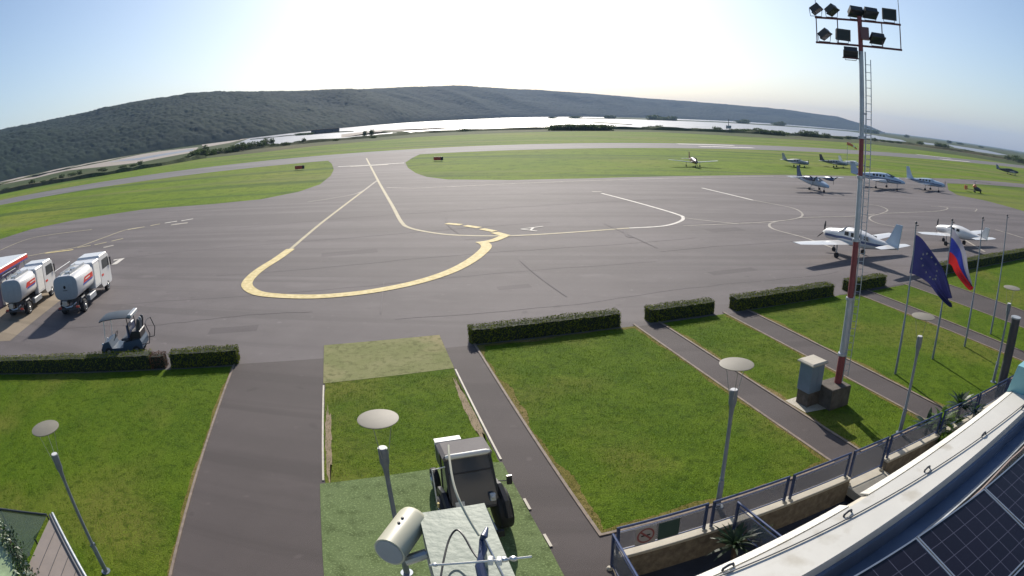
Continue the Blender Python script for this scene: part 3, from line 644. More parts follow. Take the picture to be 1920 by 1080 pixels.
    def propeller(x, y, z, r, ph, par=t):
        pm = MB(); pm.loft([[(x+rr*math.cos(a), yy, z+rr*math.sin(a)) for a in [2*math.pi*j/10 for j in range(10)]] for yy, rr in ((y-.02,.15),(y+.12,.13),(y+.26,.04))], None, True, True)
        o = pm.build('spinner', M_WHITE if body is M_WHITE else M_GREY, par, True)
        for k in range(3 if twin or L > 8 else 2):
            a = ph+2*math.pi*k/(3 if twin or L > 8 else 2); bm_ = MB(); d = Vector((math.cos(a),0,math.sin(a))); e = Vector((-math.sin(a),.5,math.cos(a)))*.075
            p0 = Vector((x,y+.08,z))+d*.1; p1 = p0+d*r*.5; p2 = Vector((x,y+.08,z))+d*r
            bm_.loft([[tuple(p-e*k2), tuple(p+Vector((0,.02,0))), tuple(p+e*k2), tuple(p-Vector((0,.02,0)))] for p, k2 in ((p0,.6),(p1,1.25),(p2,.5))], None, True, True); bm_.build('blade', M_BLKP, par)
    if twin:
        for sg in (-1,1):
            x = sg*span*.185; zz = wz+(.10 if wing == 'low' else -.12); mb = MB()
            mb.loft([ell(y,zz+dz,a,b,14,2.4) for y, dz, a, b in ((le+1.45,.05,.16,.16),(le+1.3,.04,.30,.30),(le+.6,.05,.38,.36),(le-.4,.02,.36,.32),(le-1.6,0,.20,.16),(le-2.1,0,.05,.05))], None, True, True)
            for v in mb.v: pass
            mb.v = [(a+x, b, c) for a, b, c in mb.v]; nc = mb.build('nacelle', pods or wingm, t, True); propeller(x, le+1.45, zz+.05, .95, .6, nc)
    elif prop: propeller(0, nose, fz-.1, .98, 1.45)
    # undercarriage: main legs and nose leg
    gx = span*.14 if not twin else span*.18
    if wing == 'high': gx = 1.1
    for (x, y, r) in ((-gx, wy-.35, .24), (gx, wy-.35, .24), (0, nose-L*.15 if not longnose else nose-L*.14, .20)):
        lg = MB(); top = (x, y, wz+.02) if x and wing == 'low' else (x*.5, y, fz-fr*.7); lg.tube([top, (x,y,r)], .055, 7); lo = lg.build('undercarriage_leg', M_GREY, t, True)
        wh = MB(); wh.disc((x-.08,y,r), r, .16, 18, axis='x'); wh.build('wheel', M_BLACK, lo, True)
    return t
def uvof(p): return (CA*p.x-SA*p.y, SA*p.x+CA*p.y)
plane('white single-propeller aircraft with black-edged fin standing nearest behind the floodlight mast', uv(39.3,37.0), ROT+R_(2), L=9.0, span=13.2, fin=M_LBLUE, body=M_WHITE, stripe=M_NAVY, name='light_aircraft', finh=1.9, wy=.5, fz=1.6, fr=.66)
plane('white single-propeller aircraft with plain rounded fuselage parked between the two flags and the right edge', uv(56.6,36.6), ROT-R_(8), L=8.0, span=12.0, fr=.56, wy=.4, finh=1.2, fz=1.4)
pl = at(1529,357); plane('high-wing twin-engined aircraft with dark blue fin parked left of the floodlight mast', pl, math.pi+ROT+R_(-6), L=9.6, span=12.2, fz=1.35, fr=.62, wing='high', twin=True, fin=M_NAVY, body=M_LBLUE, longnose=True, finh=2.1, chord=1.6, pods=M_NAVY)
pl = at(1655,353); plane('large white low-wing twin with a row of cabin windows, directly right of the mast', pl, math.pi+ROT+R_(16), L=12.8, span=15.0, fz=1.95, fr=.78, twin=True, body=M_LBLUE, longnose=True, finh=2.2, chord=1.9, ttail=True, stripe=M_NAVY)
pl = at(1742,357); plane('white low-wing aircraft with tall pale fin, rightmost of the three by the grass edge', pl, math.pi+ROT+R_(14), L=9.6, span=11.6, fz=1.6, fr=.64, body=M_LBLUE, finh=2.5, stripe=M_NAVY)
GL = 'light aircraft parked on the grass'
plane('maroon and white low-wing aircraft parked alone on the grass left of the others', at(1300,313), math.pi+ROT+R_(-18), L=7.6, span=11.2, body=M_MAROON, fz=1.35, fr=.56, group=GL, dih=.09, finh=1.6)
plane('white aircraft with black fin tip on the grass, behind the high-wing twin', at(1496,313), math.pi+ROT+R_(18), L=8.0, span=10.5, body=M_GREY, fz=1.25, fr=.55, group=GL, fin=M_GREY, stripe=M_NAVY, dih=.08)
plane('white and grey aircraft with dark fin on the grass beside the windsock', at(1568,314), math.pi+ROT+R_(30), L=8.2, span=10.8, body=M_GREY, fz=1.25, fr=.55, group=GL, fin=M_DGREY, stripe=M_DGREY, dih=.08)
plane('distant dark grey aircraft on the grass at the far right edge', at(1893,327), math.pi+ROT+R_(45), L=12, span=15, body=M_DGREY, wingm=M_GREY, fz=1.5, fr=.75, twin=True, fin=M_BLUEGREY)
plane('small pale aircraft whose nose shows right beside the mast on the grass', at(1601,316), math.pi+ROT+R_(40), L=7.4, span=10, body=M_WHITEM, fz=1.25, fr=.52, group=GL, dih=.08)
# autogyro: pod, upright mast and rotor
t = thing('autogyro', 'small orange and black autogyro with upright mast on the grass', 'gyrocopter', at(1830,361), math.pi+ROT+R_(40)); mb = MB()
mb.loft([ell(y,z,a,b,12) for y, z, a, b in ((1.5,.55,.05,.06),(1.2,.6,.28,.3),(.5,.8,.42,.48),(-.2,.85,.38,.5),(-.7,.9,.15,.2))], None, True, True); mb.build('pod', M_DGREY, t, True)
mb = MB(); mb.loft([ell(y,z,a,b,12) for y, z, a, b in ((.1,1.35,.1,.1),(-.1,1.4,.36,.34),(-.6,1.4,.40,.38),(-.9,1.35,.2,.2))], None, True, True); mb.build('engine_cowl', M_ORANGE, t, True)
mb = MB(); mb.tube([(0,-.35,1.2),(0,-.45,2.5)], .07, 8); mb.build('rotor_mast', M_DGREY, t)
mb = MB(); mb.box(-.1,-4.6,2.5,.1,3.8,2.54, Matrix.Rotation(0,4,'Z')); mb.build('rotor', M_DGREY, t)
mb = MB(); mb.tube([(0,-.6,.5),(0,-2.6,.6)], .06, 6); mb.build('tail_boom', M_DGREY, t)
mb = MB(); [mb.box(x-.03,-3.1,.4,x+.03,-2.4,1.3) for x in (-.5,0,.5)]; mb.box(-.5,-3.0,.5,.5,-2.5,.56); mb.build('tail_fin', M_ORANGE, t)
for x, y in ((-.8,-.4),(.8,-.4),(0,1.2)):
    mb = MB(); mb.disc((x-.06,y,.2), .2, .12, 14, axis='x'); mb.build('wheel', M_BLACK, t); mb = MB(); mb.tube([(x*.3,y,.6),(x,y,.2)], .04, 6); mb.build('leg', M_DGREY, t)
# ------------------------------------------------------------------ fuel trucks
def wheel(mb_parent, x, y, r, wd, name='wheel'):
    w1 = MB(); sg = 1 if x > 0 else -1
    prof = [(0,r*.72),(.02,r*.95),(.06,r),(wd-.06,r),(wd-.02,r*.95),(wd,r*.72)]
    w1.loft([[(x-sg*a, y+rr*math.cos(q), r+rr*math.sin(q)) for q in [2*math.pi*j/20 for j in range(20)]] for a, rr in prof], None, True, True)
    o = w1.build(name, M_BLACK, mb_parent, True)
    w2 = MB(); w2.loft([[(x+sg*a, y+rr*math.cos(q), r+rr*math.sin(q)) for q in [2*math.pi*j/14 for j in range(14)]] for a, rr in ((-.02,r*.58),(.01,r*.55),(-.05,r*.35),(.03,r*.2))], None, True, True); w2.build('rim', M_ALU, o, True)
    return o
def rrect(y, hw, z0, z1, n=28, p=3.6):
    zc, hh = (z0+z1)/2, (z1-z0)/2; return ell(y, zc, hw, hh, n, p)
def tanker(label, loc, L=7.6, tl=3.5, big=True):
    t = thing('fuel_truck', label, 'tanker truck', loc, ROT+R_(3), 'airfield refuelling trucks')
    tw = 1.22; z0, z1 = 1.25, 3.0
    c = MB(); c.box(-.45,.2,.75,-.3,L-.6,1.0); c.box(.3,.2,.75,.45,L-.6,1.0); [c.box(-.9,y,.95,.9,y+.1,1.26) for y in (.5,1.8,3.1)]; c.build('chassis', M_DGREY, t)
    b = MB(); b.loft([rrect(.02,tw*.96,z0+.03,z1-.03), rrect(.12,tw,z0,z1), rrect(tl-.1,tw,z0,z1), rrect(tl,tw*.95,z0+.04,z1-.04)], None, True, True); tk = b.build('tank', M_WHITE, t, True)
    e = MB(); e.loft([rrect(-.06,tw*.86,z0+.14,z1-.14), rrect(.015,tw*.985,z0+.015,z1-.015), rrect(.03,tw*.985,z0+.015,z1-.015)], None, True, True); e.build('tank_end', M_TANKGREY, tk, True)
    if big:
        lg = MB(); lg.disc((-.05,-.075,(z0+z1)/2+.08), .12, .02, 14, axis='y'); lg.box(-.26,-.072,(z0+z1)/2-.18,.2,-.062,(z0+z1)/2-.14); lg.build('emblem', M_BLACK, tk)
    for sg in (-1,1):
        s = MB(); x = sg*(tw+.012)
        def sk(y, za, zb, k): return [(sg*(tw+.01),y,za),(sg*(tw+.01),y+k,za+.0),(sg*(tw+.005),y+k,zb),(sg*(tw+.005),y,zb)]
        s.face([(x,1.35 if big else .95,2.05),(x,tl-.22,2.05),(x,tl-.22,2.42),(x,1.75 if big else 1.3,2.42)]); s.build('red_stripe', M_STRIPER, tk)
        s = MB(); s.face([(x,1.2,1.93),(x,tl-.4,1.93),(x,tl-.22,2.04),(x,1.33,2.04)]); s.build('blue_stripe', M_STRIPEB, tk)
        s = MB(); xx = sg*(tw+.016); s.face([(xx,1.9,2.20),(xx,2.95,2.20),(xx,2.95,2.28),(xx,1.9,2.28)]); s.build('lettering', M_WHITEM, tk)
    # walkway, coaming and domes on the tank top
    d = MB(); d.box(-.5,.3,z1-.02,-.44,tl-.2,z1+.16); d.box(.44,.3,z1-.02,.5,tl-.2,z1+.16); d.build('coaming', M_GREY, tk)
    for y in (.9, 2.1): d = MB(); d.disc((0,y,z1-.02), .28, .14, 18); d.build('hatch', M_ALU, tk, True)
    h = MB(); h.tube([(-.95,.25,z1-.15),(-.95,.25,z1+.35),(-.95,tl-.3,z1+.35),(-.95,tl-.3,z1-.15)], .025, 6); h.build('handrail', M_STEEL, tk)
    # equipment cabinet and cab
    k = MB(); k.bbox(-1.22,tl+.03,.95,1.22,tl+1.65,3.0,.06); kb = k.build('pump_cabinet', M_WHITE, t)
    for sg in (-1,1): k = MB(); k.box(sg*1.225-.006,tl+.2,1.15,sg*1.225+.006,tl+1.5,2.75); k.build('roller_shutter', M_WHITEM, kb)
    cy = tl+1.75; k = MB(); ce = L; prof = [(cy,.85),(cy,2.95),(cy+.25,3.12),(ce-.75,3.12),(ce-.28,2.85),(ce-.06,1.9),(ce,1.15),(ce,.6),(ce-.2,.5),(cy+.3,.55)]
    rings = [[(x*s, y, z+(0 if abs(s) > .99 else 0)) for y, z in prof] for x, s in ((-1.2,1),(-1.14,1),(1.14,1),(1.2,1))]
    rings[0] = [(-1.2, y*(.985)+.015*cy, 1.5+(z-1.5)*.96) for y, z in prof]; rings[-1] = [(1.2, y*(.985)+.015*cy, 1.5+(z-1.5)*.96) for y, z in prof]
    k.loft(rings, None, True, True); cb = k.build('cab', M_WHITE, t)
    k = MB(); k.face([(-1.0,ce-.255,2.78),(1.0,ce-.255,2.78),(1.08,ce-.045,1.9),(-1.08,ce-.045,1.9)]); k.build('windscreen', M_GLASS, cb)
    for sg in (-1,1):
        k = MB(); k.face([(sg*1.212,cy+.55,1.95),(sg*1.212,ce-.35,1.95),(sg*1.212,ce-.5,2.7),(sg*1.212,cy+.55,2.7)]); k.build('side_window', M_GLASS, cb)
        k = MB(); k.box(sg*1.32-.05,ce-.25,1.9,sg*1.32+.05,ce-.12,2.55); k.tube([(sg*1.1,ce-.3,2.5),(sg*1.32,ce-.2,2.45)], .02, 5); k.build('mirror', M_BLKP, cb)
        k = MB(); k.face([(sg*1.214,cy+.2,1.45),(sg*1.214,cy+.75,1.45),(sg*1.214,cy+.7,1.62),(sg*1.214,cy+.2,1.62)]); k.build('red_badge', M_STRIPER, cb)
        wheel(t, sg*1.2, 1.15, .48, .5); wheel(t, sg*1.2, L-1.2, .48, .32)
        k = MB(); k.tube([(sg*1.02,.55,.85),(sg*1.02,.8,1.12),(sg*1.02,1.5,1.12),(sg*1.02,1.75,.85)], .09, 6); k.build('mudguard', M_DGREY, t)
        k = MB(); k.bbox(sg*.98-.2,2.4,.45,sg*.98+.2,4.0,.9,.04); k.build('side_locker', M_GREY, t)
        k = MB(); k.bbox(sg*.9-.16,-.02,.62,sg*.9+.16,.06,.78,.01); k.build('tail_light', M_SIGNRED, t)
    k = MB(); k.box(-1.15,-.02,.55,1.15,.1,.66); k.tube([(.5,.0,.66),(.5,0,1.2)], .03, 6); k.build('rear_bumper', M_DGREY, t)
    k = MB(); k.tube([(-.7,.15,.9),(-.2,.05,.7),(.3,.05,.75),(.8,.15,1.0)], .06, 6); k.bbox(-.6,.0,.8,-.1,.35,1.2,.03); k.build('hose_gear', M_ALU, t)
    return t
pa = uv(-23.1, 39.5); pb = uv(-29.75, 40.1)
tanker('white tanker truck nearer the golf cart, dark emblem on its grey tank end', pa, 8.4, 3.9, True)
tanker('smaller white tanker truck on the left with plain grey tank end', pb, 7.6, 3.3, False)
# fuel kiosk at the left edge
t = thing('fuel_kiosk', 'white-roofed fuel kiosk with red edge band at the left border', 'kiosk', uv(-37.2,45.2), ROT+R_(3)); mb = MB(); mb.bbox(-3.6,-4.6,3.0,3.6,4.6,3.35,.05); rf = mb.build('roof', M_WHITE, t)
mb = MB(); mb.box(-3.63,-4.63,2.96,3.63,-4.605,3.26); mb.box(3.605,-4.63,2.96,3.63,4.63,3.26); mb.build('red_band', M_STRIPER, rf); mb = MB(); mb.box(-3.62,-4.62,2.86,3.62,-4.6,2.955); mb.box(3.6,-4.62,2.86,3.62,4.62,2.955); mb.build('blue_band', M_STRIPEB, rf)
mb = MB(); mb.box(-2.9,-3.9,0,2.9,3.9,2.9); mb.build('wall', mat('lilac_wall', (.25,.21,.30), .5, var=.1), t)
for y in (-1.2,.4,2.0): mb = MB(); mb.bbox(2.9,y,.1,3.3,y+.9,2.3,.04); mb.build('pump_panel', M_WHITEM, t)
for x in (-3.3,3.3):
    for y in (-4.2,4.2): mb = MB(); mb.tube([(x,y,0),(x,y,2.9)], .08, 8); mb.build('post', M_STEEL, t)
# ------------------------------------------------------------------ golf cart (faces -X in local axes)
gc = thing('golf_cart', 'blue-grey golf cart with dark canopy roof parked behind the left hedge', 'golf cart', at(226,668).lerp(uv(-14.55,31.5),1), ROT+R_(2)); gc.scale = (1.2,1.2,1.15)
mb = MB(); mb.loft([[(x,-.58,z0),(x,.58,z0),(x,.58,z1),(x,-.58,z1)] for x, z0, z1 in ((-1.25,.28,.50),(-1.05,.26,.72),(-.75,.26,.78),(-.62,.26,.42),(.05,.26,.42),(.12,.26,.68),(.62,.26,.72),(1.12,.30,.80),(1.2,.34,.62))], None, True, True); mb.build('body', M_CARTB, gc)
mb = MB(); mb.box(-1.32,-.55,.2,-1.2,.55,.42); mb.build('bumper', M_BLACK, gc)
mb = MB(); mb.loft([[(x,-.66,z),(x,-.5,z+.05),(x,.5,z+.05),(x,.66,z),(x,.6,z-.05),(x,-.6,z-.05)] for x, z in ((-1.1,1.78),(-.9,1.84),(-.2,1.9),(.55,1.9),(.78,1.86))], None, True, True); mb.build('canopy', M_ROOFTEAL, gc, True)
mb = MB(); mb.bbox(.62,-.6,1.82,.86,.6,2.0,.03); mb.build('roof_box', M_GREY, gc)
for x0, x1 in ((-.95,-.82),(.62,.55)):
    for y in (-.56,.56): m2 = MB(); m2.tube([(x0,y,.7),(x1,y,1.86)], .025, 6); m2.build('post', M_WHITEM if x0 < 0 else M_BLKP, gc)
mb = MB(); mb.tube([(-.55,-.25,.7),(-.32,-.25,1.02)], .022, 6); a = [2*math.pi*j/14 for j in range(15)]; mb.tube([(-.32+.06*math.cos(q),-.25+.19*math.sin(q),1.02+.17*math.cos(q)) for q in a], .018, 6); mb.build('steering_wheel', M_BLKP, gc)
mb = MB(); mb.bbox(.0,-.55,.7,.5,.55,.86,.05); mb.build('seat', M_DGREY, gc); mb = MB(); mb.bbox(.42,-.55,.84,.58,.55,1.5,.05); mb.build('backrest', M_DKBLUE, gc)
mb = MB(); mb.bbox(.62,-.5,.78,1.15,.5,1.15,.04); mb.build('cargo_box', M_BLKP, gc)
for y in (-.3,.0,.3): m2 = MB(); m2.tube([(.95,y,.85),(1.12,y*1.1,1.6)], [.12,.10], 9); m2.ball((1.12,y*1.1,1.63), .09, 6); m2.build('bag', M_DGREY if y else M_GREY, gc, True)
mb = MB(); mb.tube([(1.1,-.5,.5),(1.6,-.5,.55),(1.72,-.5,1.0),(1.55,-.5,1.5),(1.5,0,1.56),(1.55,.5,1.5),(1.72,.5,1.0),(1.6,.5,.55),(1.1,.5,.5)], .025, 6); mb.build('rear_hoop', M_BLKP, gc)
for y in (-.5,.5):
    m2 = MB(); m2.ball((-1.22,y*.8,.6), .07, 6); m2.build('headlight', M_LENS, gc, True)
    for x in (-.85,.82):
        m2 = MB(); m2.disc((x,y-.09 if y < 0 else y-.05,.24), .24, .16, 18, axis='y'); wo = m2.build('wheel', M_BLACK, gc, True)
        m2 = MB(); m2.disc((x,y-.11 if y < 0 else y+.10,.24), .12, .03, 14, axis='y'); m2.build('rim', M_ALU, wo)
# ------------------------------------------------------------------ lamp posts with reflector discs
GLP = 'garden lamp posts with reflector discs'
def lamp(loc, label):
    t = thing('lamp_post', label, 'lamp post', loc, 0, GLP)
    mb = MB(); mb.tube([(0,0,0),(0,0,.9),(0,0,.95),(0,0,3.3)], [.085,.085,.06,.055], 14); mb.build('post', M_POLE, t, True)
    mb = MB(); mb.disc((0,0,0), .17, .03, 16); mb.build('base_plate', M_POLE, t); mb = MB(); mb.box(-.05,-.1,.95,.05,.1,1.03); mb.build('collar', M_POLE, t)
    mb = MB(); mb.tube([(0,0,3.15),(0,0,3.4),(0,0,3.55),(0,0,3.93)], [.06,.075,.115,.115], 16); hd = mb.build('lamp_head', M_POLE, t, True)
    mb = MB(); mb.disc((0,0,3.93), .10, .02, 18); mb.build('lens', M_LENS, hd)
    mb = MB(); mb.loft([[(rr*math.cos(q),rr*math.sin(q),z) for q in [2*math.pi*j/40 for j in range(40)]] for rr, z in ((.44,4.66),(.475,4.675),(.475,4.69),(.44,4.70))], None, True, True); mb.build('reflector_disc', M_DISC, t, True)
    mb = MB(); [mb.tube([(.11*math.cos(q),.11*math.sin(q),3.7),(.32*math.cos(q),.32*math.sin(q),4.67)], .008, 4) for q in (.4,2.5,4.6)]; mb.build('rod', M_STEEL, t)
    return t
LPX = [(-9.25,12.45,'leftmost lamp post with disc, standing on the big left lawn'),(.10,12.35,'lamp post with disc on the strip of lawn beside the tractor'),(9.2,12.4,'lamp post with disc between the central lawn and the blue railing'),
       (17.95,12.65,'lamp post with disc between the cabinet and the flagpoles, by the railing'),(26.3,13.0,'lamp post with disc farthest right, beyond the flagpoles')]
for u, v, lb in LPX: lamp(uv(u, v, .05), lb)
# ------------------------------------------------------------------ flagpoles and flags
FP = [(22.3,16.85,'flagpole flying the blue flag with yellow stars'),(25.75,17.0,'flagpole flying the white, blue and red flag'),(29.2,17.05,'bare flagpole just right of the tricolour flag'),(32.9,17.3,'bare flagpole farthest right by the wide path')]
for u, v, lb in FP:
    t = thing('flagpole', lb, 'flagpole', uv(u, v, .05), 0, 'slim grey flagpoles'); mb = MB()
    mb.tube([(0,0,0),(0,0,2.6),(0,0,2.62),(0,0,7.1)], [.065,.055,.042,.03], 10); mb.build('pole', M_POLE, t, True); mb = MB(); mb.ball((0,0,7.13), .06, 6); mb.tube([(0,0,7.0),(.16,0,7.02)], .02, 5); mb.build('finial', M_DGREY, t)
def flag(loc, label, bands, hoist, dx, drop, w1, ph, stars=False):
    nx, nz = 30, 12; mb = MB(); V = {}
    def pos(i, j):
        s, q = i/nx, j/nz; cx = dx*(s**.8); top = -drop*(s**1.15); h = hoist*(1-s)**.75*(1) + w1*s
        x = cx + .10*math.sin(5*s+ph)*q - q*h*.10 + .10*s*math.sin(9*q+ph)
        y = .22*math.sin(7*s+3.2*q+ph)*min(1, s*4) + .12*math.sin(17*q+ph)*s
        return Vector((x, y, top-q*h*(1-.12*s)))
    th = Vector((0,.006,0))
    for i in range(nx):
        for j in range(nz):
            mb.mi = bands[min(len(bands)-1, int(j/nz*len(bands)))]; mb.face([pos(i,j),pos(i+1,j),pos(i+1,j+1),pos(i,j+1)])
    if stars:
        mb.mi = 1
        for k in range(12):
            a = 2*math.pi*k/12; s, q = .30+.17*math.cos(a), .50+.30*math.sin(a); c = pos(s*nx, q*nz)+Vector((0,-.015,0)); pts = []
            for m_ in range(10): r = (.075 if m_ % 2 == 0 else .032); b = math.pi/2+m_*math.pi/5; pts.append(c+Vector((r*math.cos(b),0,r*math.sin(b))))
            mb.face(pts)
    return mb
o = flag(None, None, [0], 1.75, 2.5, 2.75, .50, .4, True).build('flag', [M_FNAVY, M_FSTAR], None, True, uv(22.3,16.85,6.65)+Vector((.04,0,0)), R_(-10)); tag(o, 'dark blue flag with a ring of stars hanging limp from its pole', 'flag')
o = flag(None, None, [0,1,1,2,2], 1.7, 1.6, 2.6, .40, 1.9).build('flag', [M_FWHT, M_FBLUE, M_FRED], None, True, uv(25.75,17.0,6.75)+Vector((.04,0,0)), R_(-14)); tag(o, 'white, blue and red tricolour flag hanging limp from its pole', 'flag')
# ------------------------------------------------------------------ floodlight mast
MBASE = at(1571,717,.95); MBASE.z = 0; ms = thing('floodlight_mast', 'tall red and white floodlight mast with ladder on a concrete block', 'light mast', MBASE, ROT-.82)
HB = .95
mb = MB(); mb.box(-.78,-.52,0,.32,.52,HB-.02); mb.box(-.76,-.50,HB-.02,.30,.50,HB); mb.v = [(x,y,z) for x,y,z in mb.v]; fo = mb.build('base_block', M_CONCD, ms); fo.rotation_euler = (0,0,.82)
segs = [(HB,2.15,M_RED),(2.15,4.5,M_SILVER),(4.5,6.8,M_RED),(6.8,9.2,M_SILVER),(9.2,10.7,M_RED),(10.7,14.0,M_SILVER),(14.0,15.4,M_RED)]
rad = lambda z: max(.095, .168-.0075*z)
for a, b, m in segs:
    mb = MB(); mb.tube([(0,0,a),(0,0,b)], [rad(a),rad(b)], 16); mb.build('mast_section', m, ms, True)
for z in (4.5,6.8,9.2,10.7,2.2): mb = MB(); mb.disc((0,0,z-.05), rad(z)+.05, .1, 16); mb.build('flange', M_SILVER, ms)
mb = MB()
mb.tube([(.17,0,1.0),(.17,0,14.0)], .03, 6); mb.tube([(.38,0,1.3),(.38,0,13.7)], .02, 6)
z = 1.5
while z < 13.8: mb.tube([(.17,0,z),(.38,0,z)], .012, 5); z += .30
z = 2.4
while z < 13.8: mb.tube([(.0,0,z),(.21,0,z)], .03, 5); z += 2.3
mb.build('ladder', M_SILVER, ms)
mb = MB()
for z in (15.22, 14.22): mb.tube([(-1.8,0,z),(1.7,0,z)], .045, 6)
for x in (-1.75,-.9,.9,1.65): mb.tube([(x,0,14.22),(x,0,15.22)], .025, 6)
mb.build('crossbar', M_MAROON, ms)
for x in (-1.75,1.65): mb = MB(); mb.tube([(x,0,15.2),(x,0,16.9)], .014, 5); mb.build('lightning_rod', M_DGREY, ms)
mb = MB(); mb.bbox(.02,-.22,14.45,.36,.12,14.95,.02); mb.build('junction_box', M_MAROON, ms)
def flood(x, z, yaw, tilt, s=1.0):
    M = Matrix.Translation((x,0,z+.32)) @ Matrix.Rotation(yaw,4,'Z') @ Matrix.Rotation(tilt,4,'X')
    mb = MB(); mb.box(-.27*s,-.10,-.20*s,.27*s,.10,.20*s,M,.999); mb.loft([[(-.30*s,-.10,-.23*s),(.30*s,-.10,-.23*s),(.30*s,-.10,.23*s),(-.30*s,-.10,.23*s)],[(-.30*s,-.14,-.23*s),(.30*s,-.14,-.23*s),(.30*s,-.14,.23*s),(-.30*s,-.14,.23*s)]], M, True, True)
    h = mb.build('floodlight', M_DGREY, ms); mb = MB(); mb.box(-.25*s,-.146,-.18*s,.25*s,-.141,.18*s,M); mb.build('lens', M_TEAL, h)
    mb = MB(); mb.tube([(x-.26*s,0,z+.3),(x-.22,0,z),(x+.22,0,z),(x+.26*s,0,z+.3)], .015, 5); mb.build('bracket', M_DGREY, h)
for x, z, yw, tl in [(-1.75,15.6,1.2,.95),(-1.12,15.6,1.0,.9),(-.15,15.6,.15,1.0),(.45,15.6,.1,1.0),(1.22,15.6,-.1,.15),(-1.45,14.6,1.1,.9),(-.72,14.6,.1,.1),(.68,14.6,.1,1.0),(-.42,13.95,-.2,1.0)]: flood(x, z-.33, yw+.25, tl)
mb = MB(); mb.tube([(-.75,0,13.7),(0,0,13.7)], .03, 6); mb.build('side_arm', M_MAROON, ms)
# grey marker pole standing beside the first flagpole is part of that pole's shadow side; electrical cabinet:
cb = thing('electrical_cabinet', 'grey metal electrical cabinet with pale lid on dark plinth', 'cabinet', at(1512,758), ROT+R_(4)); cb.scale = (.93,.93,.96); Mx = None
mb = MB(); mb.box(-.36,-.36,0,.36,.36,.70); mb.build('plinth', M_CONCD, cb); mb = MB(); mb.bbox(-.40,-.40,.70,.40,.40,1.95,.02); cd = mb.build('housing', M_BLUEGREY, cb)
mb = MB(); mb.box(-.33,-.408,.8,-.01,-.402,1.85); mb.box(.01,-.408,.8,.33,-.402,1.85); mb.build('door', M_BLUEGREY, cd); mb = MB(); mb.box(-.5,-.5,1.95,.5,.5,2.0); mb.box(-.5,-.5,2.0,.5,.5,2.06,None,.86); mb.build('lid', M_CREAM, cb)
tag(sheet('concrete_slab', P((1472,754),(1503,744),(1556,768),(1510,777)), .078, M_CREAM), kind='structure')
# ------------------------------------------------------------------ sunken terrace, retaining wall, railing
Mx = Matrix.Rotation(ROT, 4, 'Z')
sheet('terrace_floor', uvp([(5.0,-2),(42,-2),(42,11.3),(5.0,11.3)]), TER_Z, M_DARKPAV)
def wallbox(name, label, u0, v0, z0, u1, v1, z1, m, cat='wall'):
    mb = MB(); mb.box(u0,v0,z0,u1,v1,z1,Mx); o = mb.build(name, m); return tag(o, label, cat)
def retain(label, u0, u1, top=.42):
    t = thing('retaining_wall', label, 'wall', uv(u0, 11.05), ROT, 'low retaining walls under the blue railing'); L = u1-u0
    mb = MB(); mb.box(0,0,TER_Z-.1,L,.30,top-.08); mb.build('wall_face', M_STONE, t); mb = MB(); mb.box(0,-.03,top-.08,L,.33,top); mb.build('coping', M_CREAM, t)
retain('stone retaining wall with cream coping below the left railing, next to the no-smoking sign', 5.35, 13.5); retain('short stone retaining wall with cream coping right of the walkway', 15.4, 18.6); retain('stone retaining wall behind the tall leafy plants', 18.9, 40)
wallbox('retaining_wall', 'side wall of the sunken terrace at its left end', 5.05, 1.0, TER_Z-.1, 5.35, 11.35, .02, M_STONE)
wk = thing('entrance_walkway', 'cream stone walkway bridging the sunken terrace at the gate', 'walkway', uv(13.5,11.0), ROT)
mb = MB(); mb.box(0,-7.2,-.25,1.85,.35,.05); mb.build('deck', M_CREAM, wk); mb = MB(); mb.box(.1,-1.2,TER_Z,1.75,-.9,-.25); mb.build('pier', M_STONE, wk)
def rail(label, a, b, posts=True, z0=.42, z1=1.32, sign=False):
    a, b = Vector((a[0],a[1],0)), Vector((b[0],b[1],0)); L = (b-a).length; ang = math.atan2(b.y-a.y, b.x-a.x)
    t = thing('railing_section', label, 'railing', uv(a.x, a.y), ROT+ang, 'blue railing along the terrace')
    for x in (.04, L-.04): mb = MB(); mb.box(x-.035,-.035,z0-.45,x+.035,.035,z1-.02); mb.build('post', M_RAIL, t); 
    mb = MB(); mb.tube([(0,0,z1),(L,0,z1)], .035, 8); mb.build('top_rail', M_RAIL, t); mb = MB(); mb.tube([(.05,0,z1-.14),(L-.05,0,z1-.14)], .015, 6); mb.build('middle_rail', M_RAIL, t); mb = MB(); mb.tube([(.05,0,z0+.12),(L-.05,0,z0+.12)], .022, 6); mb.build('lower_rail', M_RAIL, t)
    mb = MB(); mb.box(.09,-.008,z0+.16,L-.09,.008,z1-.17); mb.build('infill_panel', M_INFILL, t)
    for x in (.04, L-.04): mb = MB(); mb.ball((x,-.05,z0-.02), .09, 6, (1,1,.8)); mb.build('post_foot', M_CREAM, t, True)
    return t
US = [(5.35,8.0),(8.15,10.8),(10.95,13.4),(15.45,18.6),(18.8,21.5),(21.65,24.35),(24.5,27.2),(27.35,30.2)]
LBR = ['leftmost blue railing section carrying the no-smoking sign','blue railing section behind the spiky agave','blue railing section just left of the walkway gate','blue railing section just right of the walkway gate','blue railing section behind the leafy plants','blue railing section left of the thick dark pipe','blue railing section at the foot of the thick dark pipe','blue railing section farthest right, partly behind the turquoise wall']
for (a, b), lb in zip(US, LBR): rail(lb, (a,11.2), (b,11.2))
rail('closed blue gate across the cream walkway', (13.55,11.2), (15.3,11.2), z0=.1)
rail('blue side railing crossing the terrace beside the spiky agave', (8.75,10.9), (9.0,6.5), z0=.3, z1=1.3); rail('blue end railing at the left side of the terrace, next to the asphalt', (5.2,11.1), (4.75,6.0), z0=.1, z1=1.25)
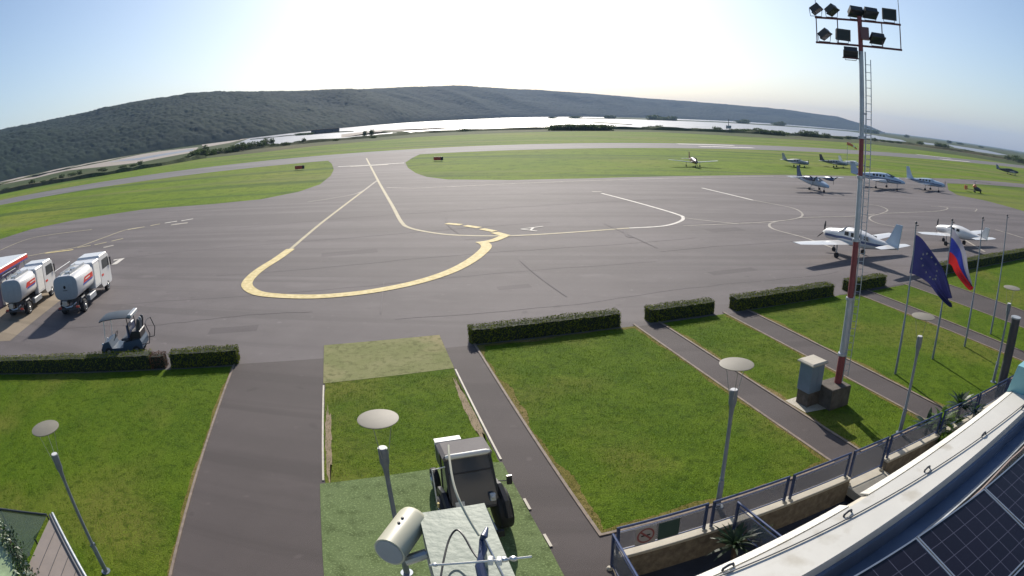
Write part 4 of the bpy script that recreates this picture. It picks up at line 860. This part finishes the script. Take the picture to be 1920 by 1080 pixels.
sg = thing('no_smoking_sign', 'white sign with red crossed-out cigarette ring on the railing', 'sign', uv(5.85,11.15), ROT); mb = MB(); mb.box(0,-.012,.60,.58,0,1.16); mb.build('plate', mat('backlit_sign_white', (.36,.34,.33), .6), sg)  # white plate coloured grey to stand for its backlit, shaded side
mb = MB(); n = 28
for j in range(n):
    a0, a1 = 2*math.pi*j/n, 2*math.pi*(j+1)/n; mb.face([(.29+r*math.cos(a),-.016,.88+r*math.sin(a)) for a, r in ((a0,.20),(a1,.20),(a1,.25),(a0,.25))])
mb.face([(.29+x,-.018,.88+y) for x, y in ((-.16,.12),(-.12,.16),(.16,-.12),(.12,-.16))]); mb.build('red_ring', mat('backlit_sign_red', (.25,.07,.07), .6), sg)  # ring red darkened in its colour for the backlight, like the plate
mb = MB(); mb.face([(.29+x,-.015,.88+y) for x, y in ((-.13,-.02),(.13,-.02),(.13,.03),(-.13,.03))]); mb.build('cigarette', M_BLACK, sg)
o = MB(); o.box(0,-.012,.60,.62,0,1.16); o = o.build('notice_board', mat('green_board', (.035,.07,.06), .5), None, False, uv(6.5,11.15), ROT); tag(o, 'dark green blank board on the railing beside the no-smoking sign', 'board')
vp = thing('vent_pipe', 'thick dark grey upright pipe beside the railing at the right edge', 'pipe', uv(24.85,11.75), 0); mb = MB(); mb.tube([(0,0,0),(0,0,3.85)], .24, 20); mb.build('pipe', M_DGREY, vp, True); mb = MB(); mb.disc((0,0,3.85), .27, .06, 20); mb.build('cap', M_GREY, vp)
# ------------------------------------------------------------------ plants by the terrace
def blade_plant(name, label, cat, loc, n, L, wd, m, h0, base, up=.9, group=None, stem=True):
    t = thing(name, label, cat, loc, 0, group)
    lv = MB()
    for k in range(n):
        a = k*2.4+random.random()*.5; e = random.uniform(.15, up); l = L*random.uniform(.7,1.15); pts = []
        for i in range(6):
            s = i/5; r = l*s*math.cos(e*math.pi/2*(1-.35*s)); z = h0+l*s*math.sin(e*math.pi/2)-.45*l*s*s*(1-e*.5); pts.append(Vector((r*math.cos(a), r*math.sin(a), z)))
        sd = Vector((-math.sin(a), math.cos(a), 0))
        for i in range(5):
            w0, w1 = [wd*math.sin(math.pi*(.15+.85*q/5)) for q in (i, i+1)]
            lv.face([pts[i]-sd*w0, pts[i+1]-sd*w1, pts[i+1]+sd*w1, pts[i]+sd*w0])
    lv.build('leaf_crown', m, t, True)
    if stem: mb = MB(); mb.tube([(0,0,base),(.05,0,(base+h0)/2),(0,0,h0)], [.09,.08,.07], 8); mb.build('stem', M_BARK, t)
    return t
blade_plant('agave', 'dark spiky palm-like plant in front of the low wall', 'plant', uv(8.35,10.2), 46, .85, .05, M_DARKLEAF, .35, TER_Z)
blade_plant('agave', 'smaller pale spiky plant right of the dark agave', 'plant', uv(9.35,10.35), 30, .5, .05, M_BUSH, .2, TER_Z)
for k, (u, v, h, lb) in enumerate([(1738,800,.35,'leafy broad-bladed plant left of the tall cluster by the railing'),(1765,792,.6,'bright leafy plant in the middle of the cluster by the railing'),(1800,762,1.0,'tallest leafy plant of the cluster by the railing'),(1786,800,.2,'low bright leafy plant in front of the tall cluster'),(1826,778,.3,'dark leafy plant beside the turquoise wall')]):
    q_ = at(u, v, h); q_.z = 0; blade_plant('banana_plant', lb, 'plant', q_, 24, .85, .11, M_BRIGHTLEAF if k % 2 else M_DARKLEAF, h, TER_Z, 1.0, 'leafy plants by the railing')
sb = bush_proto('garden_shrub', 'rounded bright yellow-green shrub beside the roof edge', 'shrub', .62, 1.1, 1800, M_BRIGHTLEAF, loc=(lambda g: Vector((g.x,g.y,TER_Z)))(at(1768,832,.05)), size=.06)

# short grass blades standing on the lawns
def blades(u0, u1, v0, v1, n):
    U = rng.uniform(u0-.03, u1+.03, n); V = rng.uniform(v0-.03, v1+.03, n)
    cl = (np.sin(U*1.7+V*.9)+np.sin(U*.8-V*2.3+1)+np.sin(U*4.1+V*3.3))/3; keep = rng.random(n) < .62+.38*cl; U, V = U[keep], V[keep]; n = len(U)
    x = CA*U+SA*V; y = -SA*U+CA*V; a = rng.uniform(0, 6.283, n); hgt = rng.uniform(.02,.055,n); wd = rng.uniform(.006,.014,n); la = rng.uniform(0,6.283,n); ln = rng.uniform(0,.035,n)
    A = np.stack([x-wd*np.cos(a), y-wd*np.sin(a), np.full(n,.06)],1); B = np.stack([x+wd*np.cos(a), y+wd*np.sin(a), np.full(n,.06)],1); Cc = np.stack([x+ln*np.cos(la), y+ln*np.sin(la), .066+hgt],1)
    return np.stack([A,B,Cc],1).reshape(-1,3)
pts = [blades(a, b, c, d, n) for a, b, c, d, n in ((-24,-6.95,8,28.3,90000),(-1.98,3.9,17.5,25.5,16000),(5.55,14.05,12.6,28.2,52000),(15.62,19.75,12.6,28,22000),(21.5,30.65,12.6,28,26000),(32.3,36.5,14,28,9000),(40.5,52,16,28.4,12000))]
vs = np.concatenate(pts); me = bpy.data.meshes.new('grass'); me.vertices.add(len(vs)); me.vertices.foreach_set('co', vs.ravel()); me.loops.add(len(vs)); me.loops.foreach_set('vertex_index', np.arange(len(vs)))
me.polygons.add(len(vs)//3); me.polygons.foreach_set('loop_start', np.arange(0, len(vs), 3)); me.polygons.foreach_set('loop_total', np.full(len(vs)//3, 3)); me.update(calc_edges=True)
me.materials.append(mat('grass_blade', (.050,.100,.006), .6, col2=(.105,.165,.012), vscale=.9, spec=.1, trans=(.085,.145,.008))); tag(sheet_o := bpy.data.objects.new('grass', me), kind='stuff'); COL.objects.link(sheet_o)
# ------------------------------------------------------------------ terminal building roof edge (the camera looks over it)
RZT = 8.2
def rp(L, z=RZT): return [at(x, y, z) for x, y in L]
def extend(q, a=7.0, b=16.0):
    d0 = (q[0]-q[1]).normalized(); d1 = (q[-1]-q[-2]).normalized(); return [q[0]+d0*a] + q + [q[-1]+d1*b]
def smooth(q, n=6):
    out = []
    for i in range(len(q)-1):
        p0, p1, p2, p3 = q[max(i-1,0)], q[i], q[i+1], q[min(i+2,len(q)-1)]
        for t in [j/n for j in range(n)]: out.append(.5*((2*p1)+(p2-p0)*t+(2*p0-5*p1+4*p2-p3)*t*t+(3*p1-p0-3*p2+p3)*t**3))
    return out+[q[-1]]
_O = rp([(1290,1078),(1400,1033),(1500,985),(1600,930),(1680,880),(1800,795),(1860,752),(1919,707)])
# least-squares parabola keeps the edge a clean curve
def curve(q, x0=-7, x1=19, n=90):
    xs = [p.x for p in q]; ys = [p.y for p in q]; c = np.polyfit(xs, ys, 2); out = []
    for i in range(n+1):
        x = x0+(x1-x0)*i/n; lo, hi = min(xs), max(xs)
        if x < lo: y = np.polyval(c, lo)+(x-lo)*np.polyval(np.polyder(c), lo)
        elif x > hi: y = np.polyval(c, hi)+(x-hi)*np.polyval(np.polyder(c), hi)
        else: y = np.polyval(c, x)
        out.append(Vector((x, y, 0)))
    return out
ED = curve(_O)
IN = curve(rp([(1450,1079),(1500,1062),(1620,998),(1750,910),(1850,833),(1919,775)]))
GU = curve(rp([(1574,1077),(1678,1018),(1761,964),(1838,911),(1919,836)], 8.0))
def offs(q, d):
    out = []
    for i, p in enumerate(q):
        t = (q[min(i+1,len(q)-1)]-q[max(i-1,0)]).normalized(); out.append(p+Vector((t.y,-t.x,0))*d)
    return out                          # positive d = towards the camera (inward)
def nearest(c, p): return min(c, key=lambda a: (a-p).length)
def sweep(sections, m, name, parent=None, smooth_=False):
    mb = MB(); rings = [[(q.x, q.y, z) for (c, z) in sections for q in [c[i]]] for i in range(len(sections[0][0]))]
    mb.loft(rings, None, True, True); return mb.build(name, m, parent, smooth_)
wid = float(np.mean([(nearest(IN, p)-p).length for p in ED[28:48]])); gw = float(np.mean([(nearest(GU, p)-p).length for p in ED[30:46]]))
E0, E1, E2, E3 = offs(ED, .035), offs(ED, .10), offs(ED, wid), offs(ED, gw)
bd = thing('terminal_building', 'terminal building with curved cream roof edge and gutter coloured as blue shade, seen from its roof', 'building', (0,0,0))
for k in range(0):
    pass
sweep([(E1,RZT),(E2,RZT-.005),(E2,RZT-.16),(E2,7.6),(E1,7.6)], M_COPE, 'coping', bd)
sweep([(offs(ED,.02),RZT-.06),(E1,RZT-.012),(E1,RZT-.5),(offs(ED,.02),RZT-.5)], M_CREAM, 'fascia', bd)
tl = MB(); acc = 0
for i in range(len(ED)-1):
    a, b = ED[i], ED[i+1]; L = (b-a).length; t = (b-a)/L; nrm = Vector((t.y,-t.x,0)); k = 0
    while acc < L:
        p = a+t*acc
        if not (2.10 < p.x < 2.36):
            c = p; w_ = .0425; pts = [c-t*w_-nrm*.012, c+t*w_-nrm*.012, c+t*w_+nrm*.085, c-t*w_+nrm*.085]
            lo = [(q.x,q.y,RZT-.055) for q in pts[:2]]+[(q.x,q.y,RZT-.02) for q in pts[2:]]; hi = [(q.x,q.y,z+.012) for q, z in zip(pts, [RZT-.055,RZT-.055,RZT-.012,RZT-.012])]
            tl.loft([lo, hi], None, True, True)
        acc += .088
    acc -= L
tl.build('edge_tiles', M_COPE, bd)
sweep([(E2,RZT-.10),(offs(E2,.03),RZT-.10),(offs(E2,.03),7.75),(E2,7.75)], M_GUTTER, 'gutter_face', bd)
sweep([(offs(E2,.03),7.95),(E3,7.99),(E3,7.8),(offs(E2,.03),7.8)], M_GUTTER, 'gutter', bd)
sweep([(E3,8.03),(offs(E3,.05),8.05),(offs(E3,.05),7.75),(E3,7.75)], M_TURQ if False else M_STEEL, 'gutter_trim', bd)
sweep([(offs(E3,.05),8.0),(offs(ED,9.0),8.0),(offs(ED,9.0),7.7),(offs(E3,.05),7.7)], M_PEBBLE, 'roof_deck', bd)
sweep([(offs(ED,.25),7.6),(offs(ED,9.0),7.6),(offs(ED,9.0),TER_Z),(offs(ED,.25),TER_Z)], M_CREAM, 'wall', bd)
for zz in (.9, 4.4):
    for i in range(4, len(ED)-3, 4):
        a, b = offs(ED,.235)[i], offs(ED,.235)[i+3]; wv = MB(); wv.face([(a.x,a.y,zz),(b.x,b.y,zz),(b.x,b.y,zz+2.3),(a.x,a.y,zz+2.3)]); wv.build('window', M_GLASS, bd)
# lightning conductor wire with its clips along the coping
CB = curve(rp([(1400,1060),(1500,1017),(1620,962),(1740,888),(1850,810),(1919,762)]))
mb = MB(); mb.tube([(p.x,p.y,RZT+.010) for p in CB[20:75]], .006, 5); tag(mb.build('roof_cable', M_DGREY), 'thin dark conductor wire running along the cream roof edge', 'wire')
for k, (px, py) in enumerate([(1365,1068),(1589,967),(1738,884),(1844,819),(1918,768)]):
    p = at(px, py-3, RZT); mb = MB(); mb.tube([(0,-.05,0),(0,-.045,.02),(0,0,.028),(0,.045,.02),(0,.05,0)], .010, 6); o = mb.build('cable_clip', M_DGREY, None, False, p, .5+math.pi/2)
    tag(o, ['cable clip at the bottom edge, nearest the side railing','cable clip on the roof edge near the walkway notch','cable clip on the roof edge above the round shrub','cable clip below the turquoise wall','cable clip at the far right border of the roof edge'][k], 'clip', 'clips holding the roof wire')
mb = MB(); cq = offs(E3, .10)
mb.tube([(p.x+.015*math.sin(i*1.3),p.y+.02*math.sin(i*.9),8.06+.012*math.sin(i*2.1)) for i, p in enumerate(cq[22:70])], .016, 6)
mb.build('x', M_PEBBLE) if False else tag(mb.build('roof_conduit', mat('pink_conduit', (.30,.23,.20), .7)), 'loose pinkish conduit lying between the shade-blue gutter and solar panels', 'conduit')
# solar panels
pe = curve(rp([(1610,1079),(1715,1015),(1840,922),(1919,852)]))
s0, s1 = at(1715,1015,RZT), at(1840,922,RZT); PW = (s1-s0).length
def along(c, p, d):
    i = min(range(len(c)), key=lambda k: (c[k]-p).length); t = (c[min(i+1,len(c)-1)]-c[max(i-1,0)]).normalized(); return p+t*d, t
s0.z = 0; cur = s0.copy(); starts = [s0.copy()]
for k in range(4): cur, _ = along(pe, cur, PW); starts.append(cur)
cur = s0.copy()
for k in range(2): cur, _ = along(pe, cur, -PW); starts.insert(0, cur)
NM = ['leftmost','second from left','third from left','fourth from left','fifth from left','rightmost']
for k in range(len(starts)-1):
    a, b = starts[k], starts[k+1]; t = (b-a).normalized(); nrm = Vector((t.y,-t.x,0)); dn = (nrm*1+Vector((0,0,-.24))).normalized(); up = t.cross(dn)*-1
    if up.z < 0: up = -up
    for r_ in range(2):
        L = .85; org = Vector((a.x,a.y,RZT))+dn*(r_*(L+.02))
        if org.z < 8.05: pass
        M = Matrix((( t.x,dn.x,up.x,org.x),(t.y,dn.y,up.y,org.y),(t.z,dn.z,up.z,org.z+.03),(0,0,0,1))); W = PW-.012
        rt = thing('solar_panel', f'dark solar panel, {NM[k]} of the {"row along the gutter" if r_ == 0 else "second row behind it"}', 'solar panel', (0,0,0), 0, 'solar panels on the roof'); rt.matrix_world = M
        mb = MB(); mb.box(.012,.012,0,W-.012,L-.012,.012); mb.build('cells', M_CELL, rt)
        mb = MB(); mb.box(0,0,-.02,W,.014,.02); mb.box(0,L-.014,-.02,W,L,.02); mb.box(0,.014,-.02,.014,L-.014,.02); mb.box(W-.014,.014,-.02,W,L-.014,.02); mb.build('frame', M_ALU, rt)
# turquoise upper wall beyond the roof edge
tq = thing('turquoise_wall', 'weathered turquoise wall panel rising past the roof edge at right', 'wall', (0,0,0)); mb = MB()
a0 = at(1882,812,RZT-.6); a1 = at(1938,696,RZT+.35); t = (ED[60]-ED[50]).normalized(); nrm = Vector((t.y,-t.x,0))
bk = -nrm*.25; far = t*5
mb.loft([[tuple(q_) for q_ in (a0, a0+far, a0+far+bk, a0+bk)],[tuple(q_) for q_ in (a1, a1+far, a1+far+bk, a1+bk)]], None, True, True); mb.build('panel', M_TURQ, tq)
# ------------------------------------------------------------------ tractor (rear towards the camera)
tr = thing('tractor', 'compact tractor with glazed cab and white roof parked on the turf strip', 'tractor', uv(2.32,14.0,.08), ROT+R_(3))
mb = MB(); mb.bbox(-.42,.9,.75,.42,2.75,1.45,.08); mb.build('hood', M_DGREY, tr, False); mb = MB(); mb.bbox(-.40,2.72,.72,.40,2.85,1.42,.03); mb.box(-.41,2.6,1.45,.41,2.84,1.50); mb.build('grille', M_WHITEM, tr)
mb = MB(); mb.box(-.30,-.55,.45,.30,2.6,.8); mb.build('chassis', M_BLACK, tr)
cbn = MB(); 
for x, y, y2 in ((-.66,-.45,.12),(.66,-.45,.12),(-.62,.85,.80),(.62,.85,.80)): cbn.tube([(x,y,.95),(x*.93,y2,2.38)], .04, 6)
cbn.tube([(-.66,-.45,.98),(.66,-.45,.98)], .04, 6); cbn.tube([(-.63,-.06,1.96),(.63,-.06,1.96)], .02, 6); fr = cbn.build('cab_frame', M_BLKP, tr)
mb = MB(); mb.face([(-.64,-.46,1.02),(.64,-.46,1.02),(.60,.11,2.34),(-.60,.11,2.34)]); mb.build('rear_window', M_TEAL, fr); mb = MB(); mb.face([(-.60,.84,1.3),(.60,.84,1.3),(.56,.80,2.34),(-.56,.80,2.34)]); mb.build('windscreen', M_TEAL, fr)
for s in (-1,1): mb = MB(); mb.face([(s*.655,-.40,1.0),(s*.63,.8,1.0),(s*.59,.76,2.34),(s*.61,.14,2.34)]); mb.build('side_window', M_TEAL, fr)
mb = MB(); mb.loft([[(x*k,y0,z),(x2*k,y0,z),(x2*k,y1,z),(x*k,y1,z)] for x, x2, y0, y1, z, k in ((-.66,.66,.05,.85,2.34,1),(-.68,.68,.04,.87,2.42,1),(-.58,.58,.12,.80,2.50,1))], None, True, True); ro = mb.build('roof', mat('tractor_roof', (.17,.155,.15), .85, var=.08), tr)
mb = MB(); mb.tube([(-.60,.04,2.46),(-.5,.02,2.47),(.5,.02,2.47),(.60,.04,2.46)], [.05,.075,.075,.05], 10); mb.build('roof_visor', M_WHITEM, ro, True)
mb = MB(); mb.face([(-.55,-.445,1.06),(-.30,-.445,1.06),(-.30,-.375,1.24),(-.55,-.375,1.24)]); mb.build('number_plate', M_WHITEM, tr)
mb = MB(); mb.bbox(.40,-.5,1.15,.55,-.40,1.4,.02); mb.ball((.46,-.52,1.33), .06, 6); mb.build('work_light', M_LENS, tr, True)
mb = MB(); mb.tube([(.66,-.42,1.75),(.92,-.45,1.72)], .015, 5); mb.box(.88,-.5,1.62,1.02,-.45,1.90); mb.build('mirror', M_BLKP, tr)
mb = MB(); mb.tube([(-.66,-.40,1.0),(-1.0,-.15,1.0),(-.98,.1,2.1),(-.64,.0,2.2)], .02, 6); mb.build('open_door', M_WHITEM, tr); mb = MB(); mb.tube([(-.98,-.2,1.05),(-.98,-.2,1.2)], .045, 8); mb.build('indicator', M_YEL, tr)
for s in (-1,1):
    o = wheel(tr, s*.98, -.12, .62, .42); mb = MB(); mb.tube([(s*.78,-.85,.75),(s*.78,-.62,1.15),(s*.78,-.1,1.36),(s*.78,.45,1.2),(s*.78,.62,.9)], .10, 6); mb.build('mudguard', M_BLKP, tr)
    wheel(tr, s*.72, 2.25, .38, .24)
    mb = MB(); mb.tube([(s*.22,-.5,.75),(s*.34,-1.15,.55)], .03, 6); mb.tube([(s*.22,-.5,1.05),(s*.34,-1.1,.6)], .02, 6); mb.build('linkage_arm', M_STEEL, tr)
mb = MB(); mb.box(-.5,-1.25,.45,.5,-1.15,.65); mb.build('hitch_bar', M_BLACK, tr)
# ------------------------------------------------------------------ equipment mounted just below the camera
Z1 = HC-1.05
c4 = [at(x, y, Z1) for x, y in ((785,962),(908,943),(968,1085),(822,1110))]
jb = thing('equipment_box', 'weathered grey-green metal equipment box just below the camera', 'box', (0,0,0)); mb = MB()
ins = [p*.0+p for p in c4]; cc = sum(c4, Vector())/4
mb.loft([[tuple(p+Vector((0,0,-.20))) for p in c4],[tuple(p+Vector((0,0,-.012))) for p in c4]], None, True, True); mb.build('body', M_GREY, jb)
mb = MB(); e4 = [cc+(p-cc)*1.012 for p in c4]; e5 = [cc+(p-cc)*1.0 for p in c4]; mb.loft([[tuple(p+Vector((0,0,-.03))) for p in e4],[tuple(p+Vector((0,0,-.004))) for p in e4],[tuple(p+Vector((0,0,0))) for p in e5]], None, True, True); mb.build('lid', M_GALV, jb)
mb = MB(); mb.tube([tuple(cc+Vector((0,-.02,-.2))), (cc.x, cc.y-.05, 7.9)], .03, 12); o = mb.build('mounting_pole', M_STEEL, None, True); tag(o, 'galvanised pole standing on the roof under the equipment box', 'pole')
hs = thing('security_camera', 'cream cylindrical camera housing left of the equipment box', 'camera', (0,0,0))
p0 = at(731,1034,Z1-.02); p1 = at(777,970,Z1-.02); ax = (p1-p0).normalized(); r_ = .045
mb = MB(); mb.tube([p0-ax*.004, p0+ax*.03, p1-ax*.02, p1-ax*.006, p1], [r_,r_,r_,r_*.93,r_*.78], 28); bo = mb.build('housing', M_HOUS, hs, True)
sd = Vector((0,0,1)).cross(ax).normalized(); upv = ax.cross(sd)
mb = MB(); mb.tube([p0-ax*.006, p0-ax*.002], [r_*.88,r_*.88], 24); mb.build('front_glass', M_GREY, bo)
for f_ in (.46,.60): mb = MB(); q = p0.lerp(p1, f_)+upv*(r_*(-1 if upv.z < 0 else 1)); mb.ball(tuple(q), .005, 5); mb.build('screw', M_DGREY, bo)
mb = MB(); q0 = p0+ax*.04+Vector((.02,-.01,-.055)); q1 = at(800,1038,Z1-.06); mb.tube([tuple(q0), tuple(q1)], .016, 10); mb.tube([tuple(q1), tuple(q1+Vector((.06,0,0)))], .012, 8); mb.build('bracket', M_ALU, hs)
an = thing('antenna', 'small rod antenna with crossbar and clamps above the equipment box', 'antenna', (0,0,0)); ZA = Z1+.10
B0, B1 = at(905,1003,ZA), at(948,1090,ZA-.05); C0, C1 = at(806,1062,ZA), at(997,1046,ZA)
mb = MB(); mb.tube([tuple(B0), tuple(B1)], .0035, 8); mb.build('boom', M_ALU, an, True); mb = MB(); mb.tube([tuple(C0+Vector((0,0,.004))), tuple(C1+Vector((0,0,.004)))], .0028, 8); mb.build('crossbar', M_ALU, an, True)
for f_ in (.05,.73,.82): mb = MB(); q = C0.lerp(C1, f_ if f_ < .5 else f_); mb.ball((q.x,q.y,q.z+.004), .007 if f_ > .1 else .005, 6, (1.6,1,1)); mb.build('ferrule', M_ALU, an, True)
for dx in (-.010,.010): mb = MB(); q = C0.lerp(C1,.64); mb.bbox(q.x+dx-.006,q.y-.010,q.z-.006,q.x+dx+.006,q.y+.010,q.z+.012,.002); mb.build('clamp', M_WHITEM, an)
mb = MB(); q = [at(x, y, ZA+dz) for x, y, dz in ((913,990,.02),(908,1005,.02),(903,1012,.0),(906,1030,-.01),(902,1045,-.01),(900,1062,-.02),(905,1085,-.03))]; mb.tube([tuple(p) for p in q], [.004,.009,.006,.011,.008,.012,.012], 9); mb.build('tape_wrap', M_DKBLUE, an, True)
mb = MB(); q = smooth([at(x, y, Z1+dz) for x, y, dz in ((841,835,.22),(843,862,.21),(850,905,.19),(862,940,.17),(880,975,.14),(898,1004,.12))]); mb.tube([tuple(p) for p in q], .0032, 7); tag(mb.build('white_cable', M_HOUS, None, True), 'pale cable arching up from the antenna over the tractor', 'cable')
mb = MB(); q = smooth([at(x, y, Z1+dz) for x, y, dz in ((826,1085,.03),(832,1050,.04),(842,1012,.05),(855,994,.06),(868,1003,.06),(885,1032,.05),(900,1052,.05))]); mb.tube([tuple(p) for p in q], .0028, 7); tag(mb.build('black_cable', M_BLKP, None, True), 'thin black cable looping over the equipment box lid', 'cable')
mb = MB(); q0 = at(905,1010,ZA); mb.tube([tuple(q0), (q0.x,q0.y,Z1-.0)], .006, 8); tag(mb.build('antenna_stub', M_STEEL), 'short steel stub holding the antenna on the box lid', 'bracket')
# ------------------------------------------------------------------ glazed canopy and climbing plant at lower left
cz = 3.0; A_ = at(97,965,cz); Bd = at(157,1080,cz); Cd = at(45,1080,cz); e1 = (Bd-A_).normalized(); e2 = (Cd-A_).normalized()
cn = thing('terrace_canopy', 'brown-panelled terrace canopy with metal edge at lower left', 'canopy', tuple(A_), 0)
mb = MB(); L1, L2 = 6.0, 5.0; p = [Vector(), e1*L1, e1*L1+e2*L2, e2*L2]
mb.loft([[tuple(q+Vector((0,0,-.05))) for q in p],[tuple(q) for q in p]], None, True, True); mb.build('roof_panel', M_BROWNP, cn)
for k in range(1, 8): mb = MB(); a = e1*(.62*k); mb.tube([tuple(a+Vector((0,0,.006))), tuple(a+e2*L2+Vector((0,0,.006)))], .010, 5); mb.build('panel_joint', M_DGREY, cn)
nn = Vector((e1.y,-e1.x,0)); nn = -nn if nn.dot(e2) > 0 else nn
mb = MB(); mb.tube([tuple(nn*.04+Vector((0,0,.02))), tuple(e1*L1+nn*.04+Vector((0,0,.02)))], .045, 8); mb.build('edge_profile', M_STEEL, cn); mb = MB(); mb.tube([tuple(-nn*.06+Vector((0,0,.0))), tuple(e1*L1-nn*.06)], .05, 8); mb.build('gutter', M_DGREY, cn)
for q in p: mb = MB(); mb.tube([tuple(q+Vector((0,0,-cz))), tuple(q+Vector((0,0,-.05)))], .05, 8); mb.build('post', M_STEEL, cn)
ns = MB(); q = [at(x, y, 2.7) for x, y in ((-60,948),(0,955),(88,966),(66,1012),(40,1075),(-60,1060))]; ns.loft([[(a.x,a.y,2.69) for a in q],[(a.x,a.y,2.7) for a in q]], None, True, True)
mn = mat('green_shade_net', (.035,.065,.05), .8); nnt = mn.node_tree; trn = nnt.nodes.new('ShaderNodeBsdfTransparent'); mxn = nnt.nodes.new('ShaderNodeMixShader'); mxn.inputs[0].default_value = .55; nnt.links.new(trn.outputs[0], mxn.inputs[1]); nnt.links.new(nnt.nodes['Principled BSDF'].outputs[0], mxn.inputs[2]); nnt.links.new(mxn.outputs[0], nnt.nodes['Material Output'].inputs[0])
so_ = thing('shade_net', 'translucent dark green shade net behind the brown canopy', 'net', (0,0,0)); ns.build('net', mn, so_); ns = MB()
for a in q[1:4]: ns.tube([(a.x,a.y,0),(a.x,a.y,2.69)], .03, 6)
ns.tube([(a.x,a.y,2.72) for a in q[:3]], .03, 6); ns.build('frame', M_DGREY, so_)
vn = thing('climbing_plant', 'variegated climbing plant trailing over the canopy at the lower left corner', 'plant', (0,0,0)); mb = MB(); qs = smooth([at(x, y, z) for x, y, z in ((-6,985,3.2),(8,1000,3.2),(22,1020,3.15),(34,1045,3.1),(46,1068,3.1),(60,1095,3.05))])
lm = MB(); 
for pnt in qs:
    for _ in range(26):
        c = pnt+Vector((random.gauss(0,.14),random.gauss(0,.14),random.gauss(0,.08))); s = random.uniform(.03,.075); a = Vector((random.gauss(0,1),random.gauss(0,1),random.gauss(0,1))).normalized(); b = a.orthogonal().normalized(); d = a.cross(b); lm.mi = 0 if random.random() < .7 else 1; lm.face([c-b*s,c-d*s*.6,c+b*s,c+d*s*.6])
lm.build('foliage', [M_DARKLEAF, mat('pale_leaf', (.32,.36,.26), .6)], vn); mb.tube([tuple(a) for a in qs], .02, 5); mb.build('stem', M_BARK, vn)
gl = MB(); q = [at(x, y, 3.0) for x, y in ((-80,1000),(2,1000),(22,1040),(36,1090),(-80,1090))]; gl.loft([[(a.x,a.y,2.96) for a in q],[(a.x,a.y,3.0) for a in q]], None, True, True); pq = thing('polycarbonate_roof', 'pale green polycarbonate roof sheet left of the climbing plant', 'roof', (0,0,0)); gl.build('sheet', mat('pale_green_sheet', (.26,.34,.18), .4, var=.25, vscale=2), pq)
gl = MB(); [gl.tube([(a.x,a.y,0),(a.x,a.y,2.96)], .03, 6) for a in q[1:3]]; gl.build('post', M_STEEL, pq)
# ------------------------------------------------------------------ haze
mb = MB(); mb.box(-9000,-300,-3.5,9000,11000,330); hz = mb.build('haze', [])
hm = bpy.data.materials.new('haze_air'); hm.use_nodes = True; hn = hm.node_tree; hn.nodes.remove(hn.nodes['Principled BSDF']); pv = hn.nodes.new('ShaderNodeVolumePrincipled')
pv.inputs['Color'].default_value = (.46,.66,1,1); pv.inputs['Density'].default_value = HAZE; pv.inputs['Anisotropy'].default_value = .0
hn.links.new(pv.outputs[0], hn.nodes['Material Output'].inputs['Volume']); hz.data.materials.append(hm); tag(hz, kind='stuff')
